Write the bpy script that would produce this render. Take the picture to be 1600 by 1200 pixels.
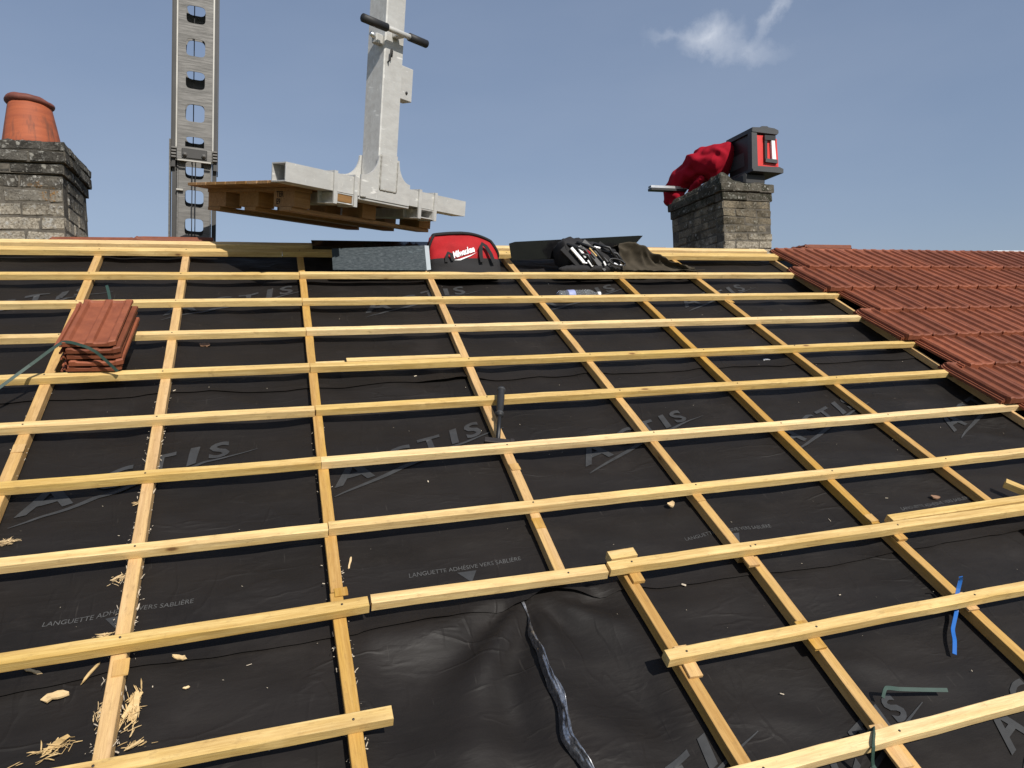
import bpy, bmesh, math, random
from mathutils import Vector, Matrix, noise
R = math.radians
random.seed(7)
scene = bpy.context.scene
COL = scene.collection
for o in list(bpy.data.objects):
    bpy.data.objects.remove(o)

# ------------------------------------------------------------------ camera
cd = bpy.data.cameras.new('camera'); cam = bpy.data.objects.new('camera', cd); COL.objects.link(cam)
cd.sensor_width = 36; cd.lens = 25.205; cd.clip_start = 0.05; cd.clip_end = 8000
_r = [Vector((.947, -.318, -.042)), Vector((-.048, -.012, -.999)), Vector((.317, .948, -.027))]
fz = _r[2].normalized(); rx = (_r[0] - fz * _r[0].dot(fz)).normalized(); dn = fz.cross(rx)
cm = Matrix((rx, -dn, -fz)).transposed().to_4x4(); cm.translation = Vector((.508, -4.131, -.517))
cam.matrix_world = cm
scene.camera = cam
scene.render.resolution_x = 1024; scene.render.resolution_y = 768

# ------------------------------------------------------------------ sky and sun
SUN = Vector((.22, -.81, .62)).normalized()
w = bpy.data.worlds.new('World'); scene.world = w; w.use_nodes = True
wn = w.node_tree; wn.nodes.clear()
out = wn.nodes.new('ShaderNodeOutputWorld'); bg = wn.nodes.new('ShaderNodeBackground')
sky = wn.nodes.new('ShaderNodeTexSky'); sky.sky_type = 'NISHITA'; sky.sun_disc = False
sky.sun_elevation = math.asin(SUN.z); sky.sun_rotation = math.atan2(SUN.x, SUN.y)
sky.air_density = 1.0; sky.dust_density = 1.0; sky.ozone_density = 1.0; sky.altitude = 100
bg.inputs['Strength'].default_value = .103
hsv = wn.nodes.new('ShaderNodeHueSaturation'); hsv.inputs['Saturation'].default_value = .86
wn.links.new(sky.outputs[0], hsv.inputs['Color'])
# thin wisps of cloud: noise over the view direction, gathered round one small cloud
tc = wn.nodes.new('ShaderNodeTexCoord')
def wmath(op, a, b=None, clamp=False):
    n = wn.nodes.new('ShaderNodeMath'); n.operation = op; n.use_clamp = clamp
    for i, x in enumerate((a, b)):
        if x is None: continue
        if isinstance(x, (int, float)): n.inputs[i].default_value = x
        else: wn.links.new(x, n.inputs[i])
    return n.outputs[0]
CR = Vector((.947, -.318, -.042)); CU = Vector((.05, .014, .998))
nzw = wn.nodes.new('ShaderNodeTexNoise'); nzw.inputs['Scale'].default_value = 22; nzw.inputs['Detail'].default_value = 6; nzw.inputs['Roughness'].default_value = .62
wn.links.new(tc.outputs['Generated'], nzw.inputs['Vector'])
wv = wn.nodes.new('ShaderNodeVectorMath'); wv.operation = 'MULTIPLY_ADD'; wv.inputs[1].default_value = (.055, .055, .055)
wn.links.new(nzw.outputs['Color'], wv.inputs[0]); wn.links.new(tc.outputs['Generated'], wv.inputs[2])
def cloud(direction, ang, length, width, amount):
    """soft streak of vapour: elliptical falloff round a direction in the sky, broken up by noise"""
    c = Vector(direction).normalized() + Vector((.0275, .0275, .0275))
    a = CR * math.cos(ang) + CU * math.sin(ang); b = CU * math.cos(ang) - CR * math.sin(ang)
    sb = wn.nodes.new('ShaderNodeVectorMath'); sb.operation = 'SUBTRACT'; sb.inputs[1].default_value = c; wn.links.new(wv.outputs[0], sb.inputs[0])
    r = []
    for ax_, L_ in ((a, length), (b, width)):
        d_ = wn.nodes.new('ShaderNodeVectorMath'); d_.operation = 'DOT_PRODUCT'; d_.inputs[1].default_value = ax_ / L_; wn.links.new(sb.outputs[0], d_.inputs[0])
        r.append(wmath('MULTIPLY', d_.outputs['Value'], d_.outputs['Value']))
    fwd = wn.nodes.new('ShaderNodeVectorMath'); fwd.operation = 'DOT_PRODUCT'; fwd.inputs[1].default_value = Vector(direction).normalized(); wn.links.new(tc.outputs['Generated'], fwd.inputs[0])
    f = wmath('SUBTRACT', 1, wmath('POWER', wmath('ADD', r[0], r[1]), .5), True)
    f = wmath('MULTIPLY', wmath('POWER', f, 1.3), wmath('GREATER_THAN', fwd.outputs['Value'], 0))
    return wmath('MULTIPLY', f, amount)
c1 = cloud((.526, .757, .388), .2, .040, .028, .68)
c2 = cloud((.585, .709, .403), .75, .055, .012, .34)
c4 = cloud((.566, .739, .368), -.12, .060, .016, .30)
c5 = cloud((.488, .780, .394), -.1, .045, .010, .20)
c1 = wmath('ADD', c1, c5)
mp = wn.nodes.new('ShaderNodeMapping'); mp.inputs['Scale'].default_value = (1, 1, 3)
wn.links.new(tc.outputs['Generated'], mp.inputs[0])
nz = wn.nodes.new('ShaderNodeTexNoise'); nz.inputs['Scale'].default_value = 1.7; nz.inputs['Detail'].default_value = 5
wn.links.new(mp.outputs[0], nz.inputs['Vector'])
mr = wn.nodes.new('ShaderNodeMapRange'); mr.inputs[1].default_value = .4; mr.inputs[2].default_value = .8; mr.inputs[3].default_value = 0; mr.inputs[4].default_value = .10
wn.links.new(nz.outputs[0], mr.inputs[0])
tot = wmath('ADD', wmath('ADD', c1, c2), wmath('ADD', c4, mr.outputs[0]), True)
mix = wn.nodes.new('ShaderNodeMix'); mix.data_type = 'RGBA'; mix.inputs[7].default_value = (7.4, 7.8, 8.6, 1)
hz = wn.nodes.new('ShaderNodeMix'); hz.data_type = 'RGBA'; hz.inputs[0].default_value = .5; hz.inputs[7].default_value = (2.35, 3.15, 4.85, 1)
wn.links.new(hsv.outputs[0], hz.inputs[6])          # thin even high haze over the whole sky
wn.links.new(tot, mix.inputs[0]); wn.links.new(hz.outputs[2], mix.inputs[6])
wn.links.new(mix.outputs[2], bg.inputs['Color']); wn.links.new(bg.outputs[0], out.inputs[0])
sd = bpy.data.lights.new('sun', 'SUN'); sd.energy = 5.0; sd.angle = R(.53); sd.color = (1, .955, .88)
so = bpy.data.objects.new('sun', sd); COL.objects.link(so); so.rotation_euler = SUN.to_track_quat('Z', 'Y').to_euler()
so.location = (0, 0, 20)
vs = scene.view_settings; vs.view_transform = 'Standard'; vs.look = 'None'; vs.exposure = -.05; vs.gamma = 1
vs.use_curve_mapping = False

# ------------------------------------------------------------------ materials
def newmat(name):
    m = bpy.data.materials.new(name); m.use_nodes = True
    nt = m.node_tree; b = nt.nodes['Principled BSDF']
    return m, nt, b
def N(nt, t, **k):
    n = nt.nodes.new(t)
    for a, v in k.items(): setattr(n, a, v)
    return n
def noise_n(nt, vec, scale, detail=4, rough=.55):
    n = N(nt, 'ShaderNodeTexNoise'); n.inputs['Scale'].default_value = scale; n.inputs['Detail'].default_value = detail
    n.inputs['Roughness'].default_value = rough
    if vec is not None: nt.links.new(vec, n.inputs['Vector'])
    return n.outputs[0]
def mapr(nt, v, a, b, c=0, d=1):
    n = N(nt, 'ShaderNodeMapRange'); nt.links.new(v, n.inputs[0])
    for i, x in enumerate((a, b, c, d)): n.inputs[i + 1].default_value = x
    return n.outputs[0]
def mixc(nt, f, a, b, mode='MIX'):
    n = N(nt, 'ShaderNodeMix', data_type='RGBA', blend_type=mode)
    if isinstance(f, (int, float)): n.inputs[0].default_value = f
    else: nt.links.new(f, n.inputs[0])
    for i, x in ((6, a), (7, b)):
        if isinstance(x, tuple): n.inputs[i].default_value = (*x, 1) if len(x) == 3 else x
        else: nt.links.new(x, n.inputs[i])
    return n.outputs[2]
def coords(nt, scale=(1, 1, 1), kind='Object', rnd=True):
    t = N(nt, 'ShaderNodeTexCoord'); v = t.outputs[kind]
    if rnd:
        oi = N(nt, 'ShaderNodeObjectInfo'); mm = N(nt, 'ShaderNodeVectorMath', operation='MULTIPLY_ADD')
        cx = N(nt, 'ShaderNodeCombineXYZ')
        for i in range(3): nt.links.new(oi.outputs['Random'], cx.inputs[i])
        nt.links.new(cx.outputs[0], mm.inputs[0]); mm.inputs[1].default_value = (37, 11, 19); nt.links.new(v, mm.inputs[2])
        v = mm.outputs[0]
    mp = N(nt, 'ShaderNodeMapping'); mp.inputs['Scale'].default_value = scale
    nt.links.new(v, mp.inputs[0]); return mp.outputs[0]
def bump(nt, b, h, strength, dist=.002):
    n = N(nt, 'ShaderNodeBump'); n.inputs['Strength'].default_value = strength; n.inputs['Distance'].default_value = dist
    nt.links.new(h, n.inputs['Height']); nt.links.new(n.outputs[0], b.inputs['Normal'])
def mathn(nt, op, a, b=None):
    n = N(nt, 'ShaderNodeMath', operation=op)
    for i, x in enumerate((a, b)):
        if x is None: continue
        if isinstance(x, (int, float)): n.inputs[i].default_value = x
        else: nt.links.new(x, n.inputs[i])
    return n.outputs[0]

def wood_mat(name, light, dark, patch, knot=(.16, .07, .025), rough=.72, knots=True, patch_amt=.6):
    m, nt, b = newmat(name)
    g = noise_n(nt, coords(nt, (1.3, 34, 34)), 2.2, 6, .6)
    g2 = noise_n(nt, coords(nt, (.5, 9, 9)), 2.5, 3)
    fine = noise_n(nt, coords(nt, (10, 160, 160)), 2.0, 3)
    c = mixc(nt, mapr(nt, g, .3, .72), light, dark)
    c = mixc(nt, mapr(nt, g2, .42, .72, 0, patch_amt), c, patch)
    c = mixc(nt, mapr(nt, fine, .45, .72, 0, .6), c, dark)
    oi = N(nt, 'ShaderNodeObjectInfo')
    hs = N(nt, 'ShaderNodeHueSaturation')
    nt.links.new(mapr(nt, oi.outputs['Random'], 0, 1, .84, 1.14), hs.inputs['Value'])
    nt.links.new(mapr(nt, oi.outputs['Random'], 0, 1, 1.10, .86), hs.inputs['Saturation'])
    nt.links.new(c, hs.inputs['Color']); c = hs.outputs[0]
    if knots:
        v = N(nt, 'ShaderNodeTexVoronoi', feature='F1'); v.inputs['Scale'].default_value = 1
        nt.links.new(coords(nt, (5.5, 13, 13)), v.inputs['Vector'])
        sp = N(nt, 'ShaderNodeSeparateColor'); nt.links.new(v.outputs['Color'], sp.inputs[0])
        on = mapr(nt, sp.outputs[0], .72, .73)
        c = mixc(nt, mathn(nt, 'MULTIPLY', on, mapr(nt, v.outputs['Distance'], .12, .30, .55, 0)), c, dark)
        c = mixc(nt, mathn(nt, 'MULTIPLY', on, mapr(nt, v.outputs['Distance'], .07, .13, .9, 0)), c, knot)
    st = noise_n(nt, coords(nt, (1.1, 2.5, 2.5)), 3, 5, .6)
    c = mixc(nt, mapr(nt, st, .55, .72, 0, .35), c, tuple(x * .55 for x in light))
    c = mixc(nt, mapr(nt, st, .45, .30, 0, .45), c, tuple(min(1, x * 1.15) for x in light))
    dirt = noise_n(nt, coords(nt, (7, 13, 13)), 4, 5, .7)
    c = mixc(nt, mapr(nt, dirt, .56, .76, 0, .5), c, (.20, .12, .055))
    nt.links.new(c, b.inputs['Base Color']); b.inputs['Roughness'].default_value = rough
    b.inputs['Specular IOR Level'].default_value = .25
    bump(nt, b, mathn(nt, 'ADD', fine, g), .5, .0012)
    return m
MW = {}
MW['batten'] = wood_mat('pale_batten_wood', (.78, .575, .262), (.47, .29, .10), (.72, .50, .155))
MW['rafter'] = wood_mat('yellow_counter_batten_wood', (.60, .38, .15), (.37, .20, .062), (.58, .355, .09), patch_amt=.8)
MW['chip'] = wood_mat('fresh_wood_chip', (.70, .52, .28), (.50, .33, .14), (.62, .43, .19), knots=False)
MW['pallet'] = wood_mat('brown_pallet_wood', (.36, .205, .085), (.21, .11, .042), (.30, .165, .06), rough=.8)

def plain(name, col, rough=.6, metal=0, spec=.5, noise_amt=.25, nscale=9, bmp=0, bscale=60, dark=None, bdist=.002):
    m, nt, b = newmat(name)
    n = noise_n(nt, coords(nt), nscale, 5, .6)
    d = dark or tuple(x * (1 - noise_amt) for x in col)
    nt.links.new(mixc(nt, mapr(nt, n, .35, .7), col, d), b.inputs['Base Color'])
    b.inputs['Roughness'].default_value = rough; b.inputs['Metallic'].default_value = metal
    b.inputs['Specular IOR Level'].default_value = spec
    if bmp: bump(nt, b, noise_n(nt, coords(nt), bscale, 4), bmp, bdist)
    return m
M_ = MW
M_['black_rubber'] = plain('black_rubber', (.018, .018, .019), .6)
M_['black_cloth'] = plain('black_cloth', (.014, .013, .014), .85, bmp=.5, bscale=300)
M_['black_plastic'] = plain('black_plastic', (.012, .012, .013), .45)
M_['grey_plastic'] = plain('dark_grey_rubber_bumper', (.045, .047, .05), .6, bmp=.3, bscale=200)
M_['red_plastic'] = plain('red_plastic', (.62, .035, .03), .42, noise_amt=.12)
M_['red_cloth'] = plain('red_cloth', (.36, .010, .024), .9, spec=.1, noise_amt=.3, nscale=6, bmp=.4, bscale=350)
M_['bag_red'] = plain('red_canvas', (.40, .016, .020), .75, spec=.2, noise_amt=.25, bmp=.5, bscale=260)
M_['khaki'] = plain('khaki_cloth', (.072, .060, .044), .95, spec=.1, noise_amt=.35, bmp=.5, bscale=240)
M_['white'] = plain('white_print', (.82, .82, .82), .6, noise_amt=.06)
M_['nail'] = plain('nail_steel', (.07, .06, .055), .5, .7)
M_['cable'] = plain('black_cable', (.01, .01, .011), .6)
M_['blue'] = plain('blue_plastic_strap', (.015, .13, .46), .4, noise_amt=.2)
M_['green'] = plain('green_plastic_strap', (.022, .055, .042), .6, noise_amt=.3, nscale=30)
M_['print'] = plain('grey_underlay_print', (.040, .041, .043), .65, noise_amt=.45, nscale=14)
M_['print_fine'] = plain('pale_underlay_print', (.085, .084, .082), .65, noise_amt=.4, nscale=30)
M_['stencil'] = plain('black_stencil_ink', (.02, .012, .008), .9)
M_['fleck'] = plain('pale_flecks', (.55, .47, .36), .8)
M_['leaf'] = plain('dry_leaf', (.30, .17, .10), .8, nscale=40)
M_['steel'] = plain('bright_tool_steel', (.75, .75, .75), .3, .9)
M_['wall'] = plain('rendered_house_wall', (.55, .5, .42), .9, bmp=.4, bscale=80)
M_['grass'] = plain('field_grass', (.06, .09, .03), .95, nscale=.4)
M_['lime'] = plain('lime_mortar', (.27, .245, .20), .95, spec=.1, noise_amt=.6, nscale=14, bmp=1, bscale=60, bdist=.006)

def galv(name, col, dark, rough, metal, scale, scratch=True, spread=.25):
    m, nt, b = newmat(name)
    n = noise_n(nt, coords(nt, scale), 5, 7, .7); n2 = noise_n(nt, coords(nt), 3, 4)
    c = mixc(nt, mapr(nt, n, .35, .7), col, dark)
    c = mixc(nt, mapr(nt, n2, .5, .75, 0, .5), c, dark)
    if scratch:
        s = noise_n(nt, coords(nt, (3, 60, 9)), 3, 2); s2 = noise_n(nt, coords(nt, (70, 4, 12)), 2.3, 2)
        c = mixc(nt, mapr(nt, s, .67, .72, 0, .55), c, tuple(min(1, x * 1.6) for x in col))
        c = mixc(nt, mapr(nt, s2, .68, .73, 0, .45), c, tuple(min(1, x * 1.6) for x in col))
    nt.links.new(c, b.inputs['Base Color']); b.inputs['Metallic'].default_value = metal
    nt.links.new(mapr(nt, n, .3, .7, rough - .5 * spread, rough + .5 * spread), b.inputs['Roughness'])
    bump(nt, b, n, .12, .002)
    return m
M_['alu'] = galv('galvanised_steel', (.62, .61, .58), (.45, .44, .42), .62, .35, (2, 5, 5))
M_['mast'] = galv('weathered_aluminium', (.155, .148, .138), (.088, .084, .078), .6, .2, (2, 2, 26), False)
M_['mast_edge'] = plain('bright_aluminium_edge', (.36, .345, .31), .5, .2)
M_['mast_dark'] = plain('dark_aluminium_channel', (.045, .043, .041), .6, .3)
M_['zinc'] = galv('scratched_zinc', (.034, .046, .054), (.022, .031, .037), .6, .1, (9, 9, 30))
M_['zinc'].node_tree.nodes['Principled BSDF'].inputs['Specular IOR Level'].default_value = .2
M_['zinc_edge'] = plain('zinc_fold', (.17, .20, .225), .5, .2)
M_['dark_sheet'] = galv('glossy_dark_sheet_metal', (.010, .010, .010), (.006, .006, .007), .13, .0, (2, 2, 2), False, .06)
M_['foil'] = galv('crumpled_glossy_foil', (.62, .63, .66), (.06, .063, .07), .3, .9, (20, 20, 20), False, .12)

def underlay_mat():
    m, nt, b = newmat('black_underlay')
    oc = coords(nt, rnd=False)
    n = noise_n(nt, oc, 2.5, 6, .6)
    c = mixc(nt, mapr(nt, n, .35, .7), (.0155, .0128, .0114), (.0095, .0080, .0072))
    n2 = noise_n(nt, coords(nt, (1.2, 9, 1), rnd=False), 5, 6, .7)
    c = mixc(nt, mapr(nt, n2, .60, .85, 0, .5), c, (.026, .0225, .0205))
    d = noise_n(nt, coords(nt, (1, 1.6, 1), rnd=False), 3.1, 8, .72)
    c = mixc(nt, mapr(nt, d, .56, .74, 0, .5), c, (.028, .024, .0215))
    sc = noise_n(nt, coords(nt, (26, 2.2, 1), rnd=False), 3, 3)
    c = mixc(nt, mapr(nt, sc, .70, .76, 0, .35), c, (.06, .053, .046))
    nt.links.new(c, b.inputs['Base Color'])
    nt.links.new(mapr(nt, n2, .3, .7, .50, .68), b.inputs['Roughness']); b.inputs['Specular IOR Level'].default_value = .22
    f = noise_n(nt, oc, 240, 3)
    h = mathn(nt, 'MULTIPLY', f, .10)
    # sharp creases: thin ridges where warped noise crosses its middle value
    for scale, rot_, w_, amp, ms in (((1.1, 3.4, 1), .45, .035, 1.1, 2.1), ((3.0, 1.0, 1), -.25, .03, .8, 2.7), ((2.2, 6.5, 1), .15, .06, .35, 3.7)):
        mp_ = N(nt, 'ShaderNodeMapping'); mp_.inputs['Scale'].default_value = scale; mp_.inputs['Rotation'].default_value = (0, 0, rot_); nt.links.new(oc, mp_.inputs[0])
        q = noise_n(nt, mp_.outputs[0], 2.3, 3, .5)
        r_ = mapr(nt, mathn(nt, 'ABSOLUTE', mathn(nt, 'SUBTRACT', q, .5)), 0, w_, 1, 0)
        mk = mapr(nt, noise_n(nt, oc, ms, 3), .46, .62)
        h = mathn(nt, 'ADD', h, mathn(nt, 'MULTIPLY', mathn(nt, 'MULTIPLY', r_, mk), amp))
    f2 = noise_n(nt, coords(nt, (1, 2.2, 1), rnd=False), 11, 5, .6)
    h = mathn(nt, 'ADD', h, mathn(nt, 'MULTIPLY', f2, 1.1))
    bump(nt, b, h, .50, .0036)
    return m
M_['underlay'] = underlay_mat()

def tile_mat():
    m, nt, b = newmat('red_clay_tile')
    n = noise_n(nt, coords(nt), 16, 6, .6); n2 = noise_n(nt, coords(nt), 90, 3)
    c = mixc(nt, mapr(nt, n, .3, .72), (.260, .080, .038), (.165, .049, .025))
    c = mixc(nt, mapr(nt, n2, .6, .75, 0, .35), c, (.29, .11, .07))
    oi = N(nt, 'ShaderNodeObjectInfo'); hs = N(nt, 'ShaderNodeHueSaturation')
    nt.links.new(mapr(nt, oi.outputs['Random'], 0, 1, .74, 1.22), hs.inputs['Value']); nt.links.new(c, hs.inputs['Color'])
    nt.links.new(hs.outputs[0], b.inputs['Base Color'])
    b.inputs['Roughness'].default_value = .62; b.inputs['Specular IOR Level'].default_value = .3
    bump(nt, b, n2, .25, .0015); return m
M_['tile'] = tile_mat()

def pot_mat():
    m, nt, b = newmat('terracotta_pot')
    n = noise_n(nt, coords(nt, (1, 1, 9)), 5, 6, .65); n2 = noise_n(nt, coords(nt, (9, 9, 1.2)), 2.4, 5, .6)
    c = mixc(nt, mapr(nt, n, .3, .7), (.40, .102, .038), (.28, .068, .028))
    c = mixc(nt, mapr(nt, n2, .52, .68, 0, .8), c, (.10, .045, .03))
    nt.links.new(c, b.inputs['Base Color']); b.inputs['Roughness'].default_value = .75
    bump(nt, b, n, .4, .003); return m
M_['pot'] = pot_mat()
M_['pot_rim'] = plain('sooty_terracotta_rim', (.20, .06, .04), .7, noise_amt=.5, nscale=14)

def brick_mat(name, base, base2, lich, moss, white_below=None, lichen_amt=.8, moss_amt=.8):
    m, nt, b = newmat(name)
    g = N(nt, 'ShaderNodeNewGeometry'); pos = g.outputs['Position']
    n = noise_n(nt, pos, 26, 8, .75); n2 = noise_n(nt, pos, 8, 6, .65); n3 = noise_n(nt, pos, 75, 5, .75); n4 = noise_n(nt, pos, 13, 7, .7)
    c = mixc(nt, mapr(nt, n2, .38, .62), base, base2)
    oi = N(nt, 'ShaderNodeObjectInfo'); hs = N(nt, 'ShaderNodeHueSaturation')
    nt.links.new(mapr(nt, oi.outputs['Random'], 0, 1, .6, 1.35), hs.inputs['Value']); nt.links.new(c, hs.inputs['Color']); c = hs.outputs[0]
    c = mixc(nt, mapr(nt, n4, .47, .60, 0, moss_amt), c, moss)
    c = mixc(nt, mapr(nt, n3, .52, .66, 0, .75), c, moss)
    if white_below:
        z0, z1 = white_below
        sx = N(nt, 'ShaderNodeSeparateXYZ'); nt.links.new(pos, sx.inputs[0])
        zz = mathn(nt, 'ADD', sx.outputs['Z'], mathn(nt, 'MULTIPLY', mathn(nt, 'SUBTRACT', n2, .5), .55))
        c = mixc(nt, mapr(nt, zz, z1, z0, 0, .85), c, mixc(nt, mapr(nt, n3, .4, .62), (.56, .50, .40), (.20, .165, .12)))
    c = mixc(nt, mapr(nt, n, .54, .64, 0, lichen_amt), c, lich)
    for sc, lo, hi, am in ((15, .12, .2, .75), (38, .12, .22, .6)):
        v = N(nt, 'ShaderNodeTexVoronoi', feature='F1'); v.inputs['Scale'].default_value = sc
        wp = N(nt, 'ShaderNodeVectorMath', operation='MULTIPLY_ADD'); wp.inputs[1].default_value = (.03, .03, .03)
        nz_ = N(nt, 'ShaderNodeTexNoise'); nz_.inputs['Scale'].default_value = 40; nt.links.new(pos, nz_.inputs['Vector'])
        nt.links.new(nz_.outputs['Color'], wp.inputs[0]); nt.links.new(pos, wp.inputs[2]); nt.links.new(wp.outputs[0], v.inputs['Vector'])
        c = mixc(nt, mapr(nt, v.outputs['Distance'], lo, hi, am, 0), c, (.40, .385, .34))
    o = noise_n(nt, pos, 5.5, 3)
    c = mixc(nt, mathn(nt, 'MULTIPLY', mapr(nt, o, .66, .70, 0, .7), mapr(nt, n3, .5, .6)), c, (.36, .17, .03))
    nt.links.new(c, b.inputs['Base Color']); b.inputs['Roughness'].default_value = .95; b.inputs['Specular IOR Level'].default_value = .1
    bump(nt, b, mathn(nt, 'ADD', n3, mathn(nt, 'MULTIPLY', n, 1.6)), 1.0, .011)
    return m
M_['brick_l'] = brick_mat('weathered_grey_brick', (.085, .076, .064), (.17, .155, .13), (.46, .445, .41), (.020, .018, .016), (.40, .60), .95, .85)
M_['brick_lcap'] = brick_mat('blackened_cap_brick', (.075, .069, .06), (.135, .125, .108), (.36, .35, .32), (.018, .017, .015), None, .85)
M_['brick_r'] = brick_mat('tan_weathered_brick', (.26, .215, .15), (.16, .135, .10), (.34, .31, .25), (.020, .019, .014), (.33, .45), .7, .6)
M_['brick_rcap'] = brick_mat('mossy_cap_brick', (.14, .125, .10), (.08, .073, .058), (.28, .27, .23), (.018, .020, .011), None, .6, .9)
M_['mortar'] = plain('dark_mortar', (.13, .116, .096), .95, spec=.1, noise_amt=.5, nscale=30, bmp=1, bscale=90, bdist=.004)

def bottle_mat():
    m, nt, b = newmat('clear_bottle_plastic')
    b.inputs['Base Color'].default_value = (.92, .95, .97, 1); b.inputs['Roughness'].default_value = .08
    b.inputs['Transmission Weight'].default_value = .92; b.inputs['IOR'].default_value = 1.25
    return m
M_['bottle'] = bottle_mat()

# ------------------------------------------------------------------ helpers
PITCH = R(30)
ROOF = Matrix.Rotation(PITCH, 4, 'X')            # roof-local (along ridge, up slope, normal) -> world
def RW(u, v, h): return ROOF @ Vector((u, -v, h))
def link(name, me, mats, parent=None, mat=None):
    o = bpy.data.objects.new(name, me); COL.objects.link(o)
    if mats is not None and not me.materials:
        for m in (mats if isinstance(mats, (list, tuple)) else [mats]): me.materials.append(m)
    if parent: o.parent = parent
    if mat is not None: o.matrix_local = mat
    return o
def empty(name, loc=(0, 0, 0), mat=None):
    o = bpy.data.objects.new(name, None); COL.objects.link(o); o.location = loc; o.empty_display_size = .05
    if mat is not None: o.matrix_world = mat
    return o
def tag(o, label=None, cat=None, group=None, kind=None):
    if label: o['label'] = label
    if cat: o['category'] = cat
    if group: o['group'] = group
    if kind: o['kind'] = kind
    return o
class MB:
    def __init__(s): s.v = []; s.f = []; s.mi = []; s.cur = 0; s.smooth = []
    def add(s, vs_, fs, smooth=False):
        n = len(s.v); s.v += [tuple(x) for x in vs_]; s.f += [tuple(i + n for i in f) for f in fs]
        s.mi += [s.cur] * len(fs); s.smooth += [smooth] * len(fs); return s
    def box(s, x0, x1, y0, y1, z0, z1, M=None, ch=0):
        if ch:
            c = ch; ring = []
            P = [(y0 + c, z0), (y1 - c, z0), (y1, z0 + c), (y1, z1 - c), (y1 - c, z1), (y0 + c, z1), (y0, z1 - c), (y0, z0 + c)]
            ym = (y0 + y1) / 2; zm = (z0 + z1) / 2
            def ins(p): return (ym + (p[0] - ym) * (1 - 2 * c / max(1e-6, y1 - y0)), zm + (p[1] - zm) * (1 - 2 * c / max(1e-6, z1 - z0)))
            vs_ = [(x0, *ins(p)) for p in P] + [(x0 + c, *p) for p in P] + [(x1 - c, *p) for p in P] + [(x1, *ins(p)) for p in P]
            fs = [tuple(reversed(range(8))), tuple(range(24, 32))]
            for r in range(3):
                for i in range(8):
                    j = (i + 1) % 8; fs.append((r * 8 + i, r * 8 + j, r * 8 + 8 + j, r * 8 + 8 + i))
        else:
            vs_ = [(x, y, z) for x in (x0, x1) for y in (y0, y1) for z in (z0, z1)]
            fs = [(0, 1, 3, 2), (4, 6, 7, 5), (0, 4, 5, 1), (2, 3, 7, 6), (0, 2, 6, 4), (1, 5, 7, 3)]
        if M is not None: vs_ = [M @ Vector(p) for p in vs_]
        return s.add(vs_, fs)
    def tube(s, pts, r, n=8, smooth=True, cap=True, squash=None):
        pts = [Vector(p) for p in pts]; rr = r if isinstance(r, (list, tuple)) else [r] * len(pts)
        vs_ = []; fs = []; up = Vector((0, 0, 1)); prev = None
        for i, p in enumerate(pts):
            t = (pts[min(i + 1, len(pts) - 1)] - pts[max(i - 1, 0)]).normalized()
            if prev is None:
                a = t.cross(up if abs(t.dot(up)) < .95 else Vector((1, 0, 0))).normalized()
            else:
                a = (prev - t * prev.dot(t)).normalized()
            prev = a; b = t.cross(a)
            for k in range(n):
                an = 2 * math.pi * k / n
                vs_.append(p + (a * math.cos(an) * (squash or 1) + b * math.sin(an)) * rr[i])
        for i in range(len(pts) - 1):
            for k in range(n):
                k2 = (k + 1) % n; fs.append((i * n + k, i * n + k2, i * n + n + k2, i * n + n + k))
        if cap: fs += [tuple(reversed(range(n))), tuple(range((len(pts) - 1) * n, len(pts) * n))]
        return s.add(vs_, fs, smooth)
    def lathe(s, prof, n=24, M=None, fn=None, smooth=True):
        vs_ = []; fs = []
        for (r, z) in prof:
            for k in range(n):
                a = 2 * math.pi * k / n; p = Vector((r * math.cos(a), r * math.sin(a), z))
                if fn: p = fn(p)
                vs_.append(M @ p if M is not None else p)
        for i in range(len(prof) - 1):
            for k in range(n):
                k2 = (k + 1) % n; fs.append((i * n + k, i * n + k2, i * n + n + k2, i * n + n + k))
        fs += [tuple(reversed(range(n))), tuple(range((len(prof) - 1) * n, len(prof) * n))]
        return s.add(vs_, fs, smooth)
    def prism(s, outline, z0, z1, M=None):
        n = len(outline)
        vs_ = [Vector((x, y, z0)) for x, y in outline] + [Vector((x, y, z1)) for x, y in outline]
        if M is not None: vs_ = [M @ p for p in vs_]
        fs = [tuple(reversed(range(n))), tuple(range(n, 2 * n))] + [(i, (i + 1) % n, n + (i + 1) % n, n + i) for i in range(n)]
        return s.add(vs_, fs)
    def grid(s, nx, ny, fn, smooth=True, wrapx=False):
        vs_ = [fn(i / (nx - (0 if wrapx else 1)), j / (ny - 1)) for j in range(ny) for i in range(nx)]
        fs = []
        for j in range(ny - 1):
            for i in range(nx if wrapx else nx - 1):
                i2 = (i + 1) % nx; fs.append((j * nx + i, j * nx + i2, (j + 1) * nx + i2, (j + 1) * nx + i))
        return s.add(vs_, fs, smooth)
    def mesh(s, name, fix=True):
        me = bpy.data.meshes.new(name); me.from_pydata(s.v, [], s.f); me.update()
        for p, i, sm in zip(me.polygons, s.mi, s.smooth): p.material_index = i; p.use_smooth = sm
        if fix:
            bm = bmesh.new(); bm.from_mesh(me); bmesh.ops.recalc_face_normals(bm, faces=bm.faces); bm.to_mesh(me); bm.free()
        return me
    def build(s, name, mats, parent=None, mat=None, fix=True):
        return link(name, s.mesh(name, fix), mats, parent, mat)
def roofmat(u, v, h=0, rz=0): return ROOF @ Matrix.Translation((u, -v, h)) @ Matrix.Rotation(rz, 4, 'Z')
def fbm(p, o=4):
    return noise.fractal(Vector(p), .9, 2.1, o)

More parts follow.
